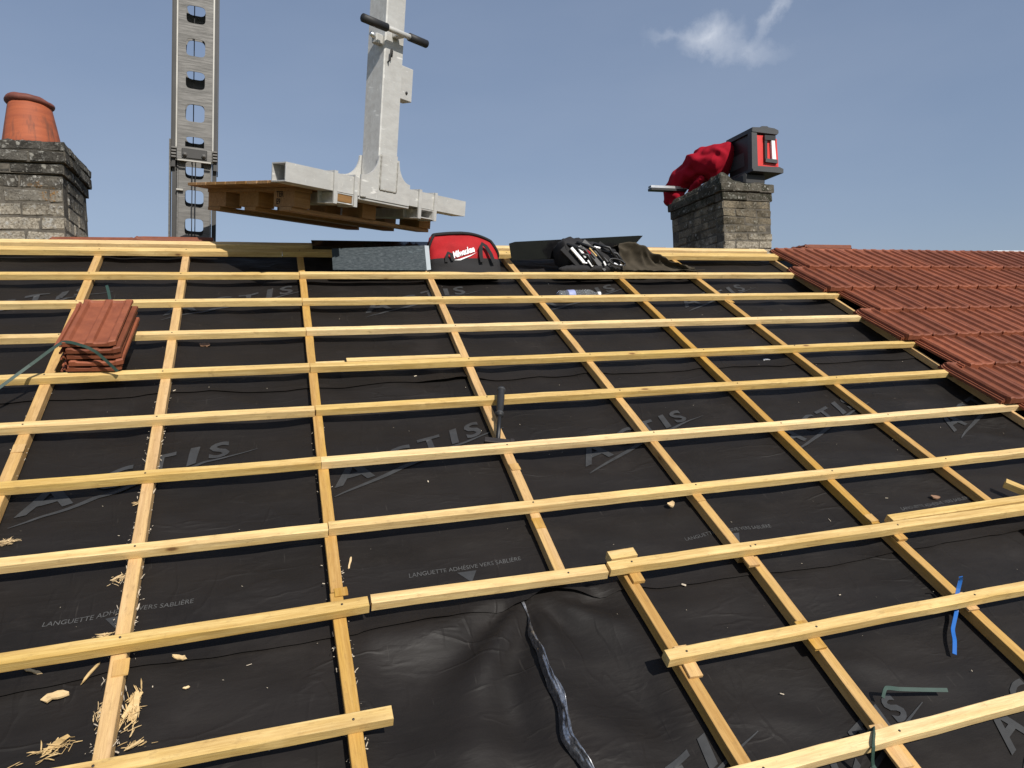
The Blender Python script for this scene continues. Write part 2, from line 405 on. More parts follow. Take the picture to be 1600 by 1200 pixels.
def text_mesh(body, size, shear=0, xscale=1, align='LEFT', extr=0, offset=0.0, spacing=1.0):
    cu = bpy.data.curves.new('text', 'FONT'); cu.body = body; cu.size = size; cu.shear = shear; cu.align_x = align
    cu.offset = offset; cu.space_character = spacing; cu.extrude = extr; cu.resolution_u = 3
    o = bpy.data.objects.new('text', cu); COL.objects.link(o)
    bpy.context.view_layer.update()
    me = bpy.data.meshes.new_from_object(o.evaluated_get(bpy.context.evaluated_depsgraph_get()))
    bpy.data.objects.remove(o); bpy.data.curves.remove(cu)
    for v in me.vertices: v.co.x *= xscale
    me.materials.clear()
    return me
def cut_mesh(me, step, axes=(0, 1)):
    bm = bmesh.new(); bm.from_mesh(me)
    for ax in axes:
        lo = min(v.co[ax] for v in bm.verts); hi = max(v.co[ax] for v in bm.verts); x = lo + step
        while x < hi:
            co = Vector((0, 0, 0)); co[ax] = x; no = Vector((0, 0, 0)); no[ax] = 1
            bmesh.ops.bisect_plane(bm, geom=bm.verts[:] + bm.edges[:] + bm.faces[:], plane_co=co, plane_no=no); x += step
    bm.to_mesh(me); bm.free()

# ------------------------------------------------------------------ setting: ground, house shell
g = MB().add([(-3000, -3000, -5.6), (3000, -3000, -5.6), (3000, 3000, -5.6), (-3000, 3000, -5.6)], [(0, 1, 2, 3)]).build('ground', M_['grass'])
tag(g, kind='structure')
house = empty('house'); tag(house, 'house roof stripped to black underlay and yellow battens, red tiles at right', 'house')
RIDGE_Y, RIDGE_Z = .425, .215
MB().box(-3.1, 8.1, -4.0, 4.6, -5.6, -2.75).build('wall', M_['wall'], house)
for x0, x1 in ((-3.1, -3.0), (8.0, 8.1)):
    gp = MB(); gp.prism([(-4.0, -2.75), (4.6, -2.75), (RIDGE_Y, RIDGE_Z - .25)], x0, x1, Matrix(((0, 0, 1, 0), (1, 0, 0, 0), (0, 1, 0, 0), (0, 0, 0, 1))))
    gp.build('gable', M_['wall'], house)
# rear slope under the same clay tiles, unseen from here
def rear(a, b):
    x = -3.2 + 11.4 * a; d = b * 5.0
    return (x, RIDGE_Y + .01 + d * .866, RIDGE_Z - .02 - d * .5 + .012 * abs(math.sin(x * 16)))
MB().grid(230, 4, rear, False).build('rear_slope', M_['tile'], house)

# ------------------------------------------------------------------ rafters (counter battens)
TH = .037
RAFT = [  # u0, v0, u1, v1
    (-2.75, -.40, -2.70, 4.7), (-2.15, -.40, -2.1, 4.7), (-1.55, -.40, -1.5, 4.7), (-.95, -.40, -.90, 4.7),
    (-.356, -.40, -.285, 4.7), (.081, -.40, .122, 4.7),
    (.702, -.40, .657, 2.31), (.655, 2.314, .668, 4.7),
    (1.433, -.40, 1.345, 2.372), (1.558, 2.375, 1.61, 4.7),
    (1.986, -.40, 2.006, 2.395), (2.028, 2.398, 1.965, 4.7),
    (2.667, -.40, 2.630, 2.335), (2.652, 2.34, 2.662, 4.7),
    (3.226, -.40, 3.248, 2.335), (3.30, 2.45, 3.32, 4.7),
    (4.092, -.40, 4.015, 4.7), (4.7, -.40, 4.7, 4.7), (5.3, -.40, 5.3, 4.7), (5.9, -.40, 5.9, 4.7), (6.5, -.4, 6.5, 4.7), (7.2, -.4, 7.2, 4.7), (7.9, -.4, 7.9, 4.7)]
def timber(L, W, h0, h1, seed, jit=.0012, c=.0016, bow=.004):
    rnd = random.Random(seed); mb = MB(); n = max(3, int(L / .12))
    vs_ = []; fs = []
    b1 = rnd.uniform(-bow, bow) * min(1, L / 3); b2 = rnd.uniform(-bow, bow) * min(1, L / 3); ph = rnd.random() * 6
    for i in range(n + 1):
        x = L * i / n; dy = b1 * math.sin(3.1 * i / n) + b2 * math.sin(6.3 * i / n + ph) * .5 + rnd.uniform(-jit, jit) * .5
        P = [(c, h0), (W - c, h0), (W, h0 + c), (W, h1 - c), (W - c, h1), (c, h1), (0, h1 - c), (0, h0 + c)]
        e = rnd.uniform(-.0015, .0015) if i in (0, n) else 0
        for k, (y, z) in enumerate(P):
            vs_.append((x + e + (rnd.uniform(-.001, .001) if i in (0, n) else 0), y + dy + rnd.uniform(-jit, jit) * .4, z + rnd.uniform(-jit, jit) * (.15 if z < h1 - .01 else .5)))
    for i in range(n):
        for k in range(8):
            k2 = (k + 1) % 8; fs.append((i * 8 + k, i * 8 + k2, i * 8 + 8 + k2, i * 8 + 8 + k))
    fs += [tuple(reversed(range(8))), tuple(range(n * 8, n * 8 + 8))]
    return mb.add(vs_, fs)
for i, (u0, v0, u1, v1) in enumerate(RAFT):
    L = math.hypot(u1 - u0, v1 - v0); ang = math.atan2(-(v1 - v0), u1 - u0)
    W = .020 if abs(u0 - 4.092) < .001 else .036
    o = timber(L, W, -TH, 0, 100 + i).build('counter_batten', M_['rafter'], house)
    o.matrix_local = roofmat(u0, v0, 0, ang) @ Matrix.Translation((0, -W / 2, 0))

# ------------------------------------------------------------------ battens
nail_mb = MB(); nail_mb.lathe([(.0001, .0), (.0032, .0), (.0032, .0012), (.0001, .0016)], 8)
nail_me = nail_mb.mesh('nail'); nail_me.materials.append(M_['nail'])
V = [-.335, 0, .342, .687, 1.034, 1.380, 1.723, 2.077]
BT = []  # u0,v0,u1,v1,width,h0,h1
BT.append((-3.15, -.345, .60, -.335, .052, 0, .031))
BT.append((.604, -.338, 8.1, -.338, .062, 0, .032))
for j in range(1, 8):
    e = [0, .004, -.003, .003, 0, .002, -.002, .004][j]
    BT.append((-3.15, V[j] + e * .5, .682 - .012 * j / 3, V[j], .0345, 0, .031))
    BT.append((.686 - .012 * j / 3, V[j] - e, 8.1, V[j] - .006, .0345, 0, .0315))
BT += [(-3.15, 2.462, .737, 2.411, .036, .004, .036), (.745, 2.400, 1.480, 2.411, .0345, 0, .031), (1.484, 2.414, 8.1, 2.43, .036, .012, .044),
       (-3.15, 2.735, .746, 2.765, .036, 0, .032), (1.506, 2.762, 8.1, 2.74, .035, .010, .042),
       (1.40, 3.112, 8.1, 3.09, .037, .010, .042), (-3.15, 3.12, .5, 3.10, .035, 0, .031), (-3.15, 3.46, 8.1, 3.45, .035, 0, .031),
       (-3.15, 3.80, 8.1, 3.79, .035, 0, .031), (-3.15, 4.15, 8.1, 4.14, .035, 0, .031), (-3.15, 4.5, 8.1, 4.5, .035, 0, .031)]
def raft_u(i, v):
    u0, v0, u1, v1 = RAFT[i]
    return u0 + (u1 - u0) * (v - v0) / (v1 - v0) if v0 - .02 <= v <= v1 + .05 else None
for i, (u0, v0, u1, v1, W, h0, h1) in enumerate(BT):
    L = math.hypot(u1 - u0, v1 - v0); ang = math.atan2(-(v1 - v0), u1 - u0)
    o = timber(L, W, h0, h1, 300 + i, .0019).build('batten', M_['batten'], house)
    o.matrix_local = roofmat(u0, v0, 0, ang)
    rnd = random.Random(900 + i)
    for k in range(4, 17):
        vv = v0 + (v1 - v0) * .5
        ru = raft_u(k, vv)
        if ru is None or not (u0 + .015 < ru < u1 - .015) or v0 > 3.3: continue
        n = link('nail', nail_me, None, o)
        n.matrix_local = Matrix.Translation((ru - u0 + rnd.uniform(-.008, .008), W * rnd.uniform(.35, .65), h1 + .0004))
# ridge board behind the top batten
rb = timber(7.2, .05, .0, .043, 77).build('ridge_board', M_['batten'], house); rb.matrix_local = roofmat(-3.15, -.415, 0, 0)
# loose double batten and shims under the lower right battens
def wood_bit(name, L, W, H, mat, parent, M, seed, c=.0012):
    o = timber(L, W, 0, H, seed, .001, c, 0).build(name, mat, parent); o.matrix_local = M; return o
SH = [(1.566, 2.35, .10, .040, .011), (2.015, 2.37, .085, .042, .011), (2.645, 2.35, .09, .042, .011),
      (1.590, 2.70, .105, .040, .0095), (1.995, 2.695, .10, .042, .0095), (2.652, 2.70, .07, .044, .0095),
      (1.975, 3.045, .12, .044, .0095), (2.655, 3.05, .10, .044, .0095), (1.598, 3.06, .10, .04, .0095)]
for i, (u, v, L, W, H) in enumerate(SH):
    wood_bit('shim', L, W, H, M_['rafter'], house, roofmat(u + .010 * (-1) ** i, v, .0006, -math.pi / 2 + random.uniform(-.05, .05)) @ Matrix.Translation((0, -W / 2, 0)), 500 + i)
# packing pieces on the left rafters (raised knots of wood at splices)
for i, (u, v, L) in enumerate([(-.325, 1.445, .045), (.116, 2.44, .05), (.668, 2.30, .03), (1.362, 1.79, .04), (1.347, 2.10, .05), (2.002, 2.06, .05), (2.628, 2.29, .04), (3.243, .35, .03)]):
    wood_bit('splice_block', L, .0375, .003, M_['rafter'], house, roofmat(u, v, .0006, -math.pi / 2 + .02) @ Matrix.Translation((0, -.0187, 0)), 540 + i)

# ------------------------------------------------------------------ underlay sheets
def rafts_at(v):
    return sorted(x for x in (raft_u(i, v) for i in range(len(RAFT))) if x is not None)
RV = {}
def bay(u, v):
    k = round(v / .05)
    if k not in RV: RV[k] = rafts_at(max(-.39, min(4.6, k * .05)))
    rs = RV[k]; a = -3.3; b = 8.4
    for x in rs:
        if x <= u: a = max(a, x)
        else: b = min(b, x); break
    return a, b
def smooth(a, b, x):
    t = max(0, min(1, (x - a) / (b - a))); return t * t * (3 - 2 * t)
def hgt(u, v):
    a, b = bay(u, v); t = (u - a) / max(.01, b - a); e = min(u - a, b - u)
    k = smooth(0.0, .11, e - .012)
    h = -TH - .004 - .012 * k
    p = Vector((u, v, 0))
    # soft folds running diagonally plus small puckers near the timbers
    q = Vector((u * 1.0 + v * .75, v * 3.2 - u * 1.6, 1.3))
    fold = 1 - abs(noise.noise(q * 1.6)) * 2.2
    h += k * .0165 * max(-1, fold) * (.45 + .55 * noise.noise(p * 1.3 + Vector((3, 1, 0))))
    q2 = Vector((u * 3.2 - v * 1.4, v * 6.5 + u * 1.6, 4.1))
    h += k * .0042 * noise.noise(q2 * 1.6)
    h += k * .0022 * noise.noise(Vector((u * 9, v * 15, 2)))
    if v > 2.38 and .70 < u < 1.56:   # broad folds spreading from the lifted corner of the lap
        dx, dy = u - 1.24, v - 2.36; r = math.hypot(dx, dy); an = math.atan2(dy, dx)
        h += .017 * math.sin(an * 9 + noise.noise(p * 3) * 2.2) * smooth(.03, .16, r) * (1 - smooth(.45, 1.0, r)) * k
    return min(h, -TH + .004 if e < .03 else -.006)
LAPS = [(-3.15, 2.456), (-.15, 2.456), (.12, 2.432), (.43, 2.433), (.678, 2.440), (.964, 2.430), (1.15, 2.420), (1.21, 2.412), (1.285, 2.385), (1.36, 2.405), (1.48, 2.432), (1.6, 2.426), (1.85, 2.446), (2.34, 2.459), (2.96, 2.436), (4.3, 2.45), (8.2, 2.45)]
def lap2(u):
    for (a, x), (b, y) in zip(LAPS, LAPS[1:]):
        if a <= u <= b: return x + (y - x) * (u - a) / (b - a) + .0035 * noise.noise(Vector((u * 14, 0, 5)))
    return 2.45
def lap1(u): return 1.085 + .02 * noise.noise(Vector((u * 2.3, 0, 9))) + .004 * noise.noise(Vector((u * 13, 0, 9)))
def sheet(v0f, v1f, lift, nv, u0=-3.2, u1=4.32, du=.02, seed=0, curl=0):
    mb = MB(); nu = int((u1 - u0) / du) + 1
    def fn(a, b):
        u = u0 + (u1 - u0) * a; v = v0f(u) + (v1f(u) - v0f(u)) * b
        h = hgt(u, v) + lift * smooth(.6, 1.0, b)
        if curl: h += curl * smooth(.985, 1, b) * (.4 + .6 * abs(noise.noise(Vector((u * 4, 1, 1)))))
        if curl and 1.12 < u < 1.46: h += .016 * smooth(.955, 1, b) * math.sin((u - 1.12) / .34 * math.pi)
        return (u, -v, h)
    mb.grid(nu, nv, fn)
    return mb
S1 = sheet(lambda u: -.47, lap1, .003, 78, curl=.002).build('underlay_sheet', M_['underlay'], house, ROOF, fix=False)
S2 = sheet(lambda u: lap1(u) - .07, lap2, .003, 72, curl=.003).build('underlay_sheet', M_['underlay'], house, ROOF, fix=False)
S3 = sheet(lambda u: lap2(u) - .07, lambda u: 4.75, 0, 116).build('underlay_sheet', M_['underlay'], house, ROOF, fix=False)
for s_, lf in ((S1, -.0), (S2, -.0022), (S3, -.0046)):
    for v in s_.data.vertices: v.co.z += lf
# plain sheet continuing below the tiles
MB().add([(4.3, .46, -.05), (8.2, .46, -.05), (8.2, -4.75, -.05), (4.3, -4.75, -.05)], [(0, 1, 2, 3)]).build('underlay_sheet', M_['underlay'], house, ROOF)

# printed lettering on the underlay
def lay_text(me, u, v, ang, parent, mat, lift, step=.03):
    M = Matrix.Translation((u, -v, 0)) @ Matrix.Rotation(ang, 4, 'Z')
    me.transform(M); cut_mesh(me, step)
    for p in me.vertices:
        p.co.z = hgt(p.co.x, -p.co.y) + lift
    o = link('lettering', me, mat, parent); return o
def actis(u, v, parent, lift, s=1):
    ang = R(21)
    xs = 0
    for ch, sz, adv, dy in (('A', .165, .215, -.005), ('C', .125, .155, .018), ('T', .125, .135, .020), ('I', .125, .085, .020), ('S', .125, .12, .020)):
        me = text_mesh(ch, sz * s, .30, 1.35 if ch != 'I' else 1.7, offset=.0035)
        M = Matrix.Translation((xs * s, dy * s, 0)); me.transform(M)
        lay_text(me, u, v, ang, parent, M_['print'], lift); xs += adv
    # rising underline stroke
    n = 26; vs_ = []
    for i in range(n):
        t = i / (n - 1); x = (-.03 + .80 * t) * s; y = (-.052 + .085 * t ** .8 - .020 * t * t) * s; wd = (.0015 + .007 * math.sin(math.pi * t ** .8)) * s
        vs_ += [(x, y - wd, 0), (x, y + wd, 0)]
    me = MB().add(vs_, [(2 * i, 2 * i + 2, 2 * i + 3, 2 * i + 1) for i in range(n - 1)]).mesh('lettering')
    lay_text(me, u, v, ang, parent, M_['print'], lift)
for k in range(-1, 5):
    actis(-.27 + .975 * k, 1.775, S2, .0016)
    actis(-.95 + .975 * k, .335, S1, .0030)
for uu, vv in ((1.125, 3.185), (1.67, 3.215), (2.37, 3.17), (3.0, 3.2)):
    actis(uu, vv, S3, -.0012, .8)
for k in range(-1, 4):
    u = -.108 + .99 * k
    me = text_mesh('LANGUETTE ADH\u00c9SIVE VERS SABLI\u00c8RE', .0235, .12, 1.0)
    wd = max(p.co.x for p in me.vertices)
    for p in me.vertices: p.co.x *= .375 / wd
    lay_text(me, u, 2.247, R(1.5), S2, M_['print_fine'], .0016, .04)
    tri = MB().add([(-.032, 0, 0), (.032, 0, 0), (.004, -.050, 0)], [(0, 2, 1)]).mesh('lettering')
    lay_text(tri, u + .185, 2.252, 0, S2, M_['print'], .0016, .03)

# crumpled glossy foil in the slit of the lower sheet
def foil(a, b):
    v = 2.405 + .75 * b; u = 1.206 - .028 * math.sin(min(1, b * 1.6) * 1.6) + .02 * noise.noise(Vector((b * 7, 0, 3))) + .03 * max(0, b - .6)
    wd = .006 + .013 * smooth(0.12, .5, b) + .009 * noise.noise(Vector((b * 9, 3, 3)))
    x = (a - .5) * 2
    h = hgt(u, v) + .003 + .040 * smooth(.02, .3, b) * (1 - abs(x) ** 1.6) + .014 * noise.noise(Vector((a * 6.5, b * 11, 1))) * smooth(0, .2, b) * (1 - abs(x) ** 3) + .006 * noise.noise(Vector((a * 17, b * 24, 8)))
    return (u + x * wd * .75, -v, max(h, hgt(u, v) - .001))
fo = MB().grid(17, 110, foil).build('foil_strip', M_['foil'], house, ROOF)
fo['label'] = 'crumpled shiny black foil in the slit of the underlay'

# ------------------------------------------------------------------ roof tiles
def tile_mesh(under=.013, nose=.019):
    # across: interlock channel, roll, pan, rib, pan, rib margin ; along: head, body, nose
    X = [(-.034, -.012), (-.026, -.012), (-.024, -.004), (-.017, -.004), (-.015, -.012), (-.006, -.012), (-.003, .006), (.004, .0155), (.018, .0155), (.026, .003), (.034, .0),
         (.072, .0), (.078, .003), (.085, .0155), (.106, .0155), (.111, .003), (.120, 0), (.150, .0), (.156, .003), (.163, .0155), (.186, .0155), (.1865, .008)]
    Y = [(0, 0, .25), (.014, .010, .25), (.024, .003, .6), (.05, .0, 1), (.34, 0, 1), (.375, 0, .95), (.400, 0, .55), (.413, .001, .35), (.420, -.003, .35)]
    mb = MB(); vs_ = []; nx = len(X); fs = []
    for (y, dz, k) in Y:
        for i, (x, z) in enumerate(X):
            if i > 5: zz = z * k + .0155 * (1 - k) * (1 if y > .2 else .3) * (1 if not (.072 <= x <= .12 and y > .41) else .8)
            else: zz = z if y < .40 else z
            yy = y - (.020 if i < 6 and y > .41 else .012 if i > 19 and y > .41 else 0)
            vs_.append((x, -yy, zz + dz))
    ny = len(Y); top = nx * ny
    for (y, dz, k) in Y:
        for i, (x, z) in enumerate(X):
            yy = y - (.020 if i < 6 and y > .41 else .012 if i > 19 and y > .41 else 0)
            vs_.append((x, -yy, (z * min(1, k + .2) if i > 5 and y < .4 else (z if i < 6 else .0)) - (nose if y > .37 else under)))
    for j in range(ny - 1):
        for i in range(nx - 1):
            a = j * nx + i
            fs.append((a, a + nx, a + nx + 1, a + 1)); fs.append((top + a, top + a + 1, top + a + nx + 1, top + a + nx))
    for i in range(nx - 1):
        fs.append((i, i + 1, top + i + 1, top + i)); a = (ny - 1) * nx + i; fs.append((a, top + a, top + a + 1, a + 1))
    for j in range(ny - 1):
        a = j * nx; fs.append((a, top + a, top + a + nx, a + nx)); a = j * nx + nx - 1; fs.append((a, a + nx, top + a + nx, top + a))
    return mb.add(vs_, fs).mesh('roof_tile')
TILE = tile_mesh(); TILE.materials.append(M_['tile'])
TILE_THIN = tile_mesh(.004, .005); TILE_THIN.materials.append(M_['tile'])
ROWS = [(-.04, 4.137), (.327, 4.024), (.668, 4.131), (1.025, 4.019), (1.380, 4.110), (1.718, 4.012), (2.07, 4.12), (2.415, 4.01)]
rt = random.Random(5)
for r, (vn, ul) in enumerate(ROWS):
    k = 0
    while ul + k * .188 < 8.0:
        o = link('roof_tile', TILE, None, house)
        # head lies on the batten, nose on the row below
        o.matrix_local = roofmat(ul + k * .188 + rt.uniform(-.0015, .0015), vn - .42, .044 + rt.uniform(-.001, .001), rt.uniform(-.004, .004)) @ Matrix.Rotation(-R(3.2), 4, 'X')
        k += 1

# ------------------------------------------------------------------ chimneys
def rough_box(sx, sy, sz, seed, amt):
    rnd = random.Random(seed); bm = bmesh.new(); bmesh.ops.create_cube(bm, size=1)
    bmesh.ops.scale(bm, vec=(sx, sy, sz), verts=bm.verts)
    bmesh.ops.bevel(bm, geom=bm.edges[:], offset=min(sx, sy, sz) * .10, segments=1, affect='EDGES')
    for v in bm.verts: v.co += Vector((rnd.uniform(-1, 1), rnd.uniform(-1, 1), rnd.uniform(-1, 1))) * amt
    me = bpy.data.meshes.new('brick'); bm.to_mesh(me); bm.free(); return me
def chimney(x0, x1, y0, y1, z0, courses, ch, corbels, mat, capmat, seed, label, lean=0):
    c = empty('chimney'); c.parent = house; c['label'] = label
    rnd = random.Random(seed)
    variants = {}
    def put(cx, cy, cz, sx, sy, sz, m):
        key = (round(sx, 2), round(sy, 2), round(sz, 3), rnd.randrange(4), m.name)
        if key not in variants:
            me = rough_box(key[0], key[1], key[2], int(key[0] * 1000) * 7 + int(key[1] * 1000) * 13 + key[3] * 101, .0045); me.materials.append(m); variants[key] = me
        o = link('brick', variants[key], None, c)
        o.location = (cx + rnd.uniform(-.003, .003) + lean * (cz - z0), cy + rnd.uniform(-.003, .003), cz + rnd.uniform(-.0015, .0015)); o.rotation_euler = (rnd.uniform(-.01, .01), rnd.uniform(-.01, .01), rnd.uniform(-.012, .012))
        return o
    def ring(X0, X1, Y0, Y1, zc, h, shift, m, bl):
        j = .005; d = .098
        def run(a, b, off):
            pos = a; first = True; res = []
            while pos < b - 1e-4:
                L = bl * (.5 if (first and off) else 1) * rnd.uniform(.92, 1.08)
                e = min(b, pos + L)
                if b - e < bl * .3: e = b
                res.append((pos, e)); pos = e; first = False
            return res
        for (a, b) in run(X0, X1, shift):
            put((a + b) / 2, Y0 + d / 2, zc, b - a - j, d, h - j, m); put((a + b) / 2, Y1 - d / 2, zc, b - a - j, d, h - j, m)
        for (a, b) in run(Y0 + d, Y1 - d, not shift):
            put(X0 + d / 2, (a + b) / 2, zc, d, b - a - j, h - j, m); put(X1 - d / 2, (a + b) / 2, zc, d, b - a - j, h - j, m)
    z = z0
    core = MB()
    def corebox(X0, X1, Y0, Y1, za, zb):
        core.box(X0 + .0035 + lean * (za - z0), X1 - .0035 + lean * (zb - z0), Y0 + .0035, Y1 - .0035, za, zb)
    zb0 = z
    for k in range(courses):
        ring(x0, x1, y0, y1, z + ch / 2, ch, k % 2, mat, .21); z += ch
    corebox(x0, x1, y0, y1, zb0, z - .002)
    for k, (ov, h) in enumerate(corbels):
        ring(x0 - ov, x1 + ov, y0 - ov, y1 + ov, z + h / 2, h, k % 2, capmat, .23); corebox(x0 - ov, x1 + ov, y0 - ov, y1 + ov, z + .002, z + h - .002 - .004 * (k == len(corbels) - 1)); z += h
    core.build('mortar', M_['mortar'], c)
    return c, z
# right chimney
cr, zr = chimney(3.862, 4.302, .60, 1.345, -.12, 13, .0615, [(.010, .066), (.024, .068)], M_['brick_r'], M_['brick_rcap'], 3, 'tan brick chimney with red jacket and case on top')
def cap_r(a, b):
    x = 3.845 + .475 * a; y = .585 + .775 * b; e = min(a, 1 - a, b, 1 - b)
    n = fbm((x * 9, y * 9, 3))
    bumpy = math.exp(-((x - 3.87) / .10) ** 2) * (.4 + .6 * math.exp(-((y - .68) / .22) ** 2))
    return (x, y, zr - .012 + smooth(0, .06, e) * (.022 + .018 * n + .075 * bumpy))
MB().grid(40, 56, cap_r).build('mortar_cap', M_['brick_rcap'], cr)
# left chimney
cl, zl = chimney(-1.30, -.572, .60, 1.17, -.12, 10, .0795, [(.014, .062), (.030, .066), (.026, .056)], M_['brick_l'], M_['brick_lcap'], 8, 'grey lichen covered brick chimney with terracotta pot', .0)
def cap_l(a, b):
    x = -1.32 + .77 * a; y = .575 + .62 * b; e = min(a, 1 - a, b, 1 - b)
    return (x, y, zl - .012 + smooth(0, .07, e) * (.020 + .022 * fbm((x * 8, y * 8, 7))) + .05 * smooth(.05, .4, e))
MB().grid(44, 40, cap_l).build('mortar_cap', M_['brick_lcap'], cl)
def potfn(p):
    k = smooth(.17, .30, p.z)
    q = Vector((p.x * (1 + .02 * math.sin(3 * math.atan2(p.y, p.x))), p.y, p.z)); q.z += -k * (.10 * p.x) + k * .012 * noise.noise(Vector((p.x * 14, p.y * 14, 2)))
    return q
PB = zl + .03
pot = MB().lathe([(.162, -.05), (.160, 0), (.155, .03), (.139, .12), (.121, .215), (.116, .235)], 40, None, potfn).build('chimney_pot', M_['pot'], cl)
pot.location = (-.782, .86, PB + .02); pot.scale = (.95, .95, 1)
rim = MB().lathe([(.116, .228), (.128, .234), (.137, .243), (.138, .252), (.133, .261), (.124, .268), (.114, .274), (.106, .276), (.098, .270), (.092, .25), (.085, .20)], 40, None, potfn).build('pot_rim', M_['pot_rim'], cl)
rim.location = pot.location; rim.scale = (.93, .93, 1)

# ------------------------------------------------------------------ hoist mast behind the ridge
mb0 = Vector((.075, .66, -.05)); mtop = Vector((.212, .66, 2.25)); ax = (mtop - mb0).normalized()
mx = Vector((1, .07, 0)); mx = (mx - ax * mx.dot(ax)).normalized(); my = ax.cross(mx)
MM = Matrix((mx, my, ax)).transposed().to_4x4(); MM.translation = mb0
mast = empty('hoist_mast', mat=MM); tag(mast, 'perforated grey aluminium hoist mast standing behind the ridge', 'hoist mast')
def web(mb, x0, x1, y, z0, pitch, n, hw, hh, t=.004, off=0):
    cx = (x0 + x1) / 2; K = 24
    for side in (0, 1):
        yy = y + side * t
        for i in range(n):
            za = z0 + i * pitch; zb = za + pitch; cz = (za + zb) / 2 + off
            inner = []; outer = []
            for k in range(K):
                a = 2 * math.pi * k / K + math.pi / K; ca, sa = math.cos(a), math.sin(a)
                e = .42
                inner.append((cx + hw * math.copysign(abs(ca) ** e, ca), yy, cz + hh * math.copysign(abs(sa) ** e, sa)))
                m = max(abs(ca), abs(sa)); ox = cx + (x1 - x0) / 2 * ca / m; oz = (za + zb) / 2 + pitch / 2 * sa / m
                outer.append((ox, yy, oz))
            # corners
            mb.add(inner + outer, [(k, (k + 1) % K, K + (k + 1) % K, K + k) for k in range(K)])
            cs = [(x1, yy, zb), (x0, yy, zb), (x0, yy, za), (x1, yy, za)]
            for q, c_ in enumerate(cs):
                k = [2, 8, 14, 20][q]; mb.add([outer[k], outer[(k + 1) % K], c_], [(0, 1, 2)])
            if side == 0:
                mb.add(inner + [(p[0], p[1] + t, p[2]) for p in inner], [(k, (k + 1) % K, K + (k + 1) % K, K + k) for k in range(K)])
ZC = .90
up = MB(); web(up, -.096, .096, -.045, ZC - .06, .1975, 8, .053, .053); up.build('front_web', M_['mast'], mast)
up = MB(); web(up, -.096, .096, .075, ZC - .06, .395, 4, .055, .12, off=.07); up.build('rear_web', M_['mast'], mast)
lw = MB(); web(lw, -.088, .088, -.028, .02, .172, 5, .052, .052); lw.build('front_web', M_['mast'], mast)
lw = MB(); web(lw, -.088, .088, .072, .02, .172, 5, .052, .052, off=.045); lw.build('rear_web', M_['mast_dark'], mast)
ZT = ZC - .06 + 8 * .1975
for s in (-1, 1):
    e = MB(); e.box(s * .1, s * .104 if s > 0 else -.1, 0, 0, 0, 0) if False else None
    MB().box(min(s * .097, s * .105), max(s * .097, s * .105), -.052, -.044, ZC - .06, ZT).build('edge_strip', M_['mast_edge'], mast)
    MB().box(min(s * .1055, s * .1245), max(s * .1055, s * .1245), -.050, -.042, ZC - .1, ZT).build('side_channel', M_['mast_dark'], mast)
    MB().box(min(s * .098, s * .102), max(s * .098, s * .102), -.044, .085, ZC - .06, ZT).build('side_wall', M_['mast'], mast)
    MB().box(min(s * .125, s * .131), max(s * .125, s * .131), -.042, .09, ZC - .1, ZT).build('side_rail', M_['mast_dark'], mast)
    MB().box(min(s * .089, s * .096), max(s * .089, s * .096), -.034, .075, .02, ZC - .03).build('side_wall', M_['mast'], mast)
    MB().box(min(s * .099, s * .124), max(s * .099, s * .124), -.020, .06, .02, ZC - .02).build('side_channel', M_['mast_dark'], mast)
MB().box(-.141, -.132, -.03, .08, .02, ZC + .07, ch=.002).build('outer_rail', M_['mast'], mast)
cb = MB().box(-.098, .098, -.075, -.050, ZC - .058, ZC + .022, ch=.003).build('clamp', M_['mast'], mast)
ib = MB(); ib.box(-.070, .070, -.082, -.0745, ZC - .050, ZC + .008, ch=.003); ib.build('clamp_plate', M_['mast_dark'], cb)
for s in (-1, 1):
    MB().lathe([(.0001, 0), (.013, 0), (.013, .008), (.006, .010), (.006, .014), (.0001, .014)], 12, Matrix.Translation((s * .052, -.082, ZC - .03)) @ Matrix.Rotation(R(90), 4, 'X')).build('bolt', M_['mast'], cb)
    for k in range(4):
        MB().box(min(s * .1, s * .128), max(s * .1, s * .128), -.070, -.045, ZC - .05 + k * .018, ZC - .039 + k * .018, ch=.002).build('clamp_tooth', M_['mast'], cb)
MB().box(-.094, .094, -.084, -.074, ZC - .070, ZC - .059, ch=.002).build('clamp_lip', M_['mast_edge'], cb)
for dx in (-.012, .006):
    MB().tube([(dx, -.055, .0), (dx, -.055, ZC - .06)], .0032, 6).build('cable', M_['cable'], mast)
MB().tube([(-.01, .02, ZC), (-.01, .02, ZT)], .0032, 6).build('cable', M_['cable'], mast)
MB().box(-.1, -.06, -.05, -.034, .66, .672, ch=.002).build('latch', M_['mast_edge'], mast)

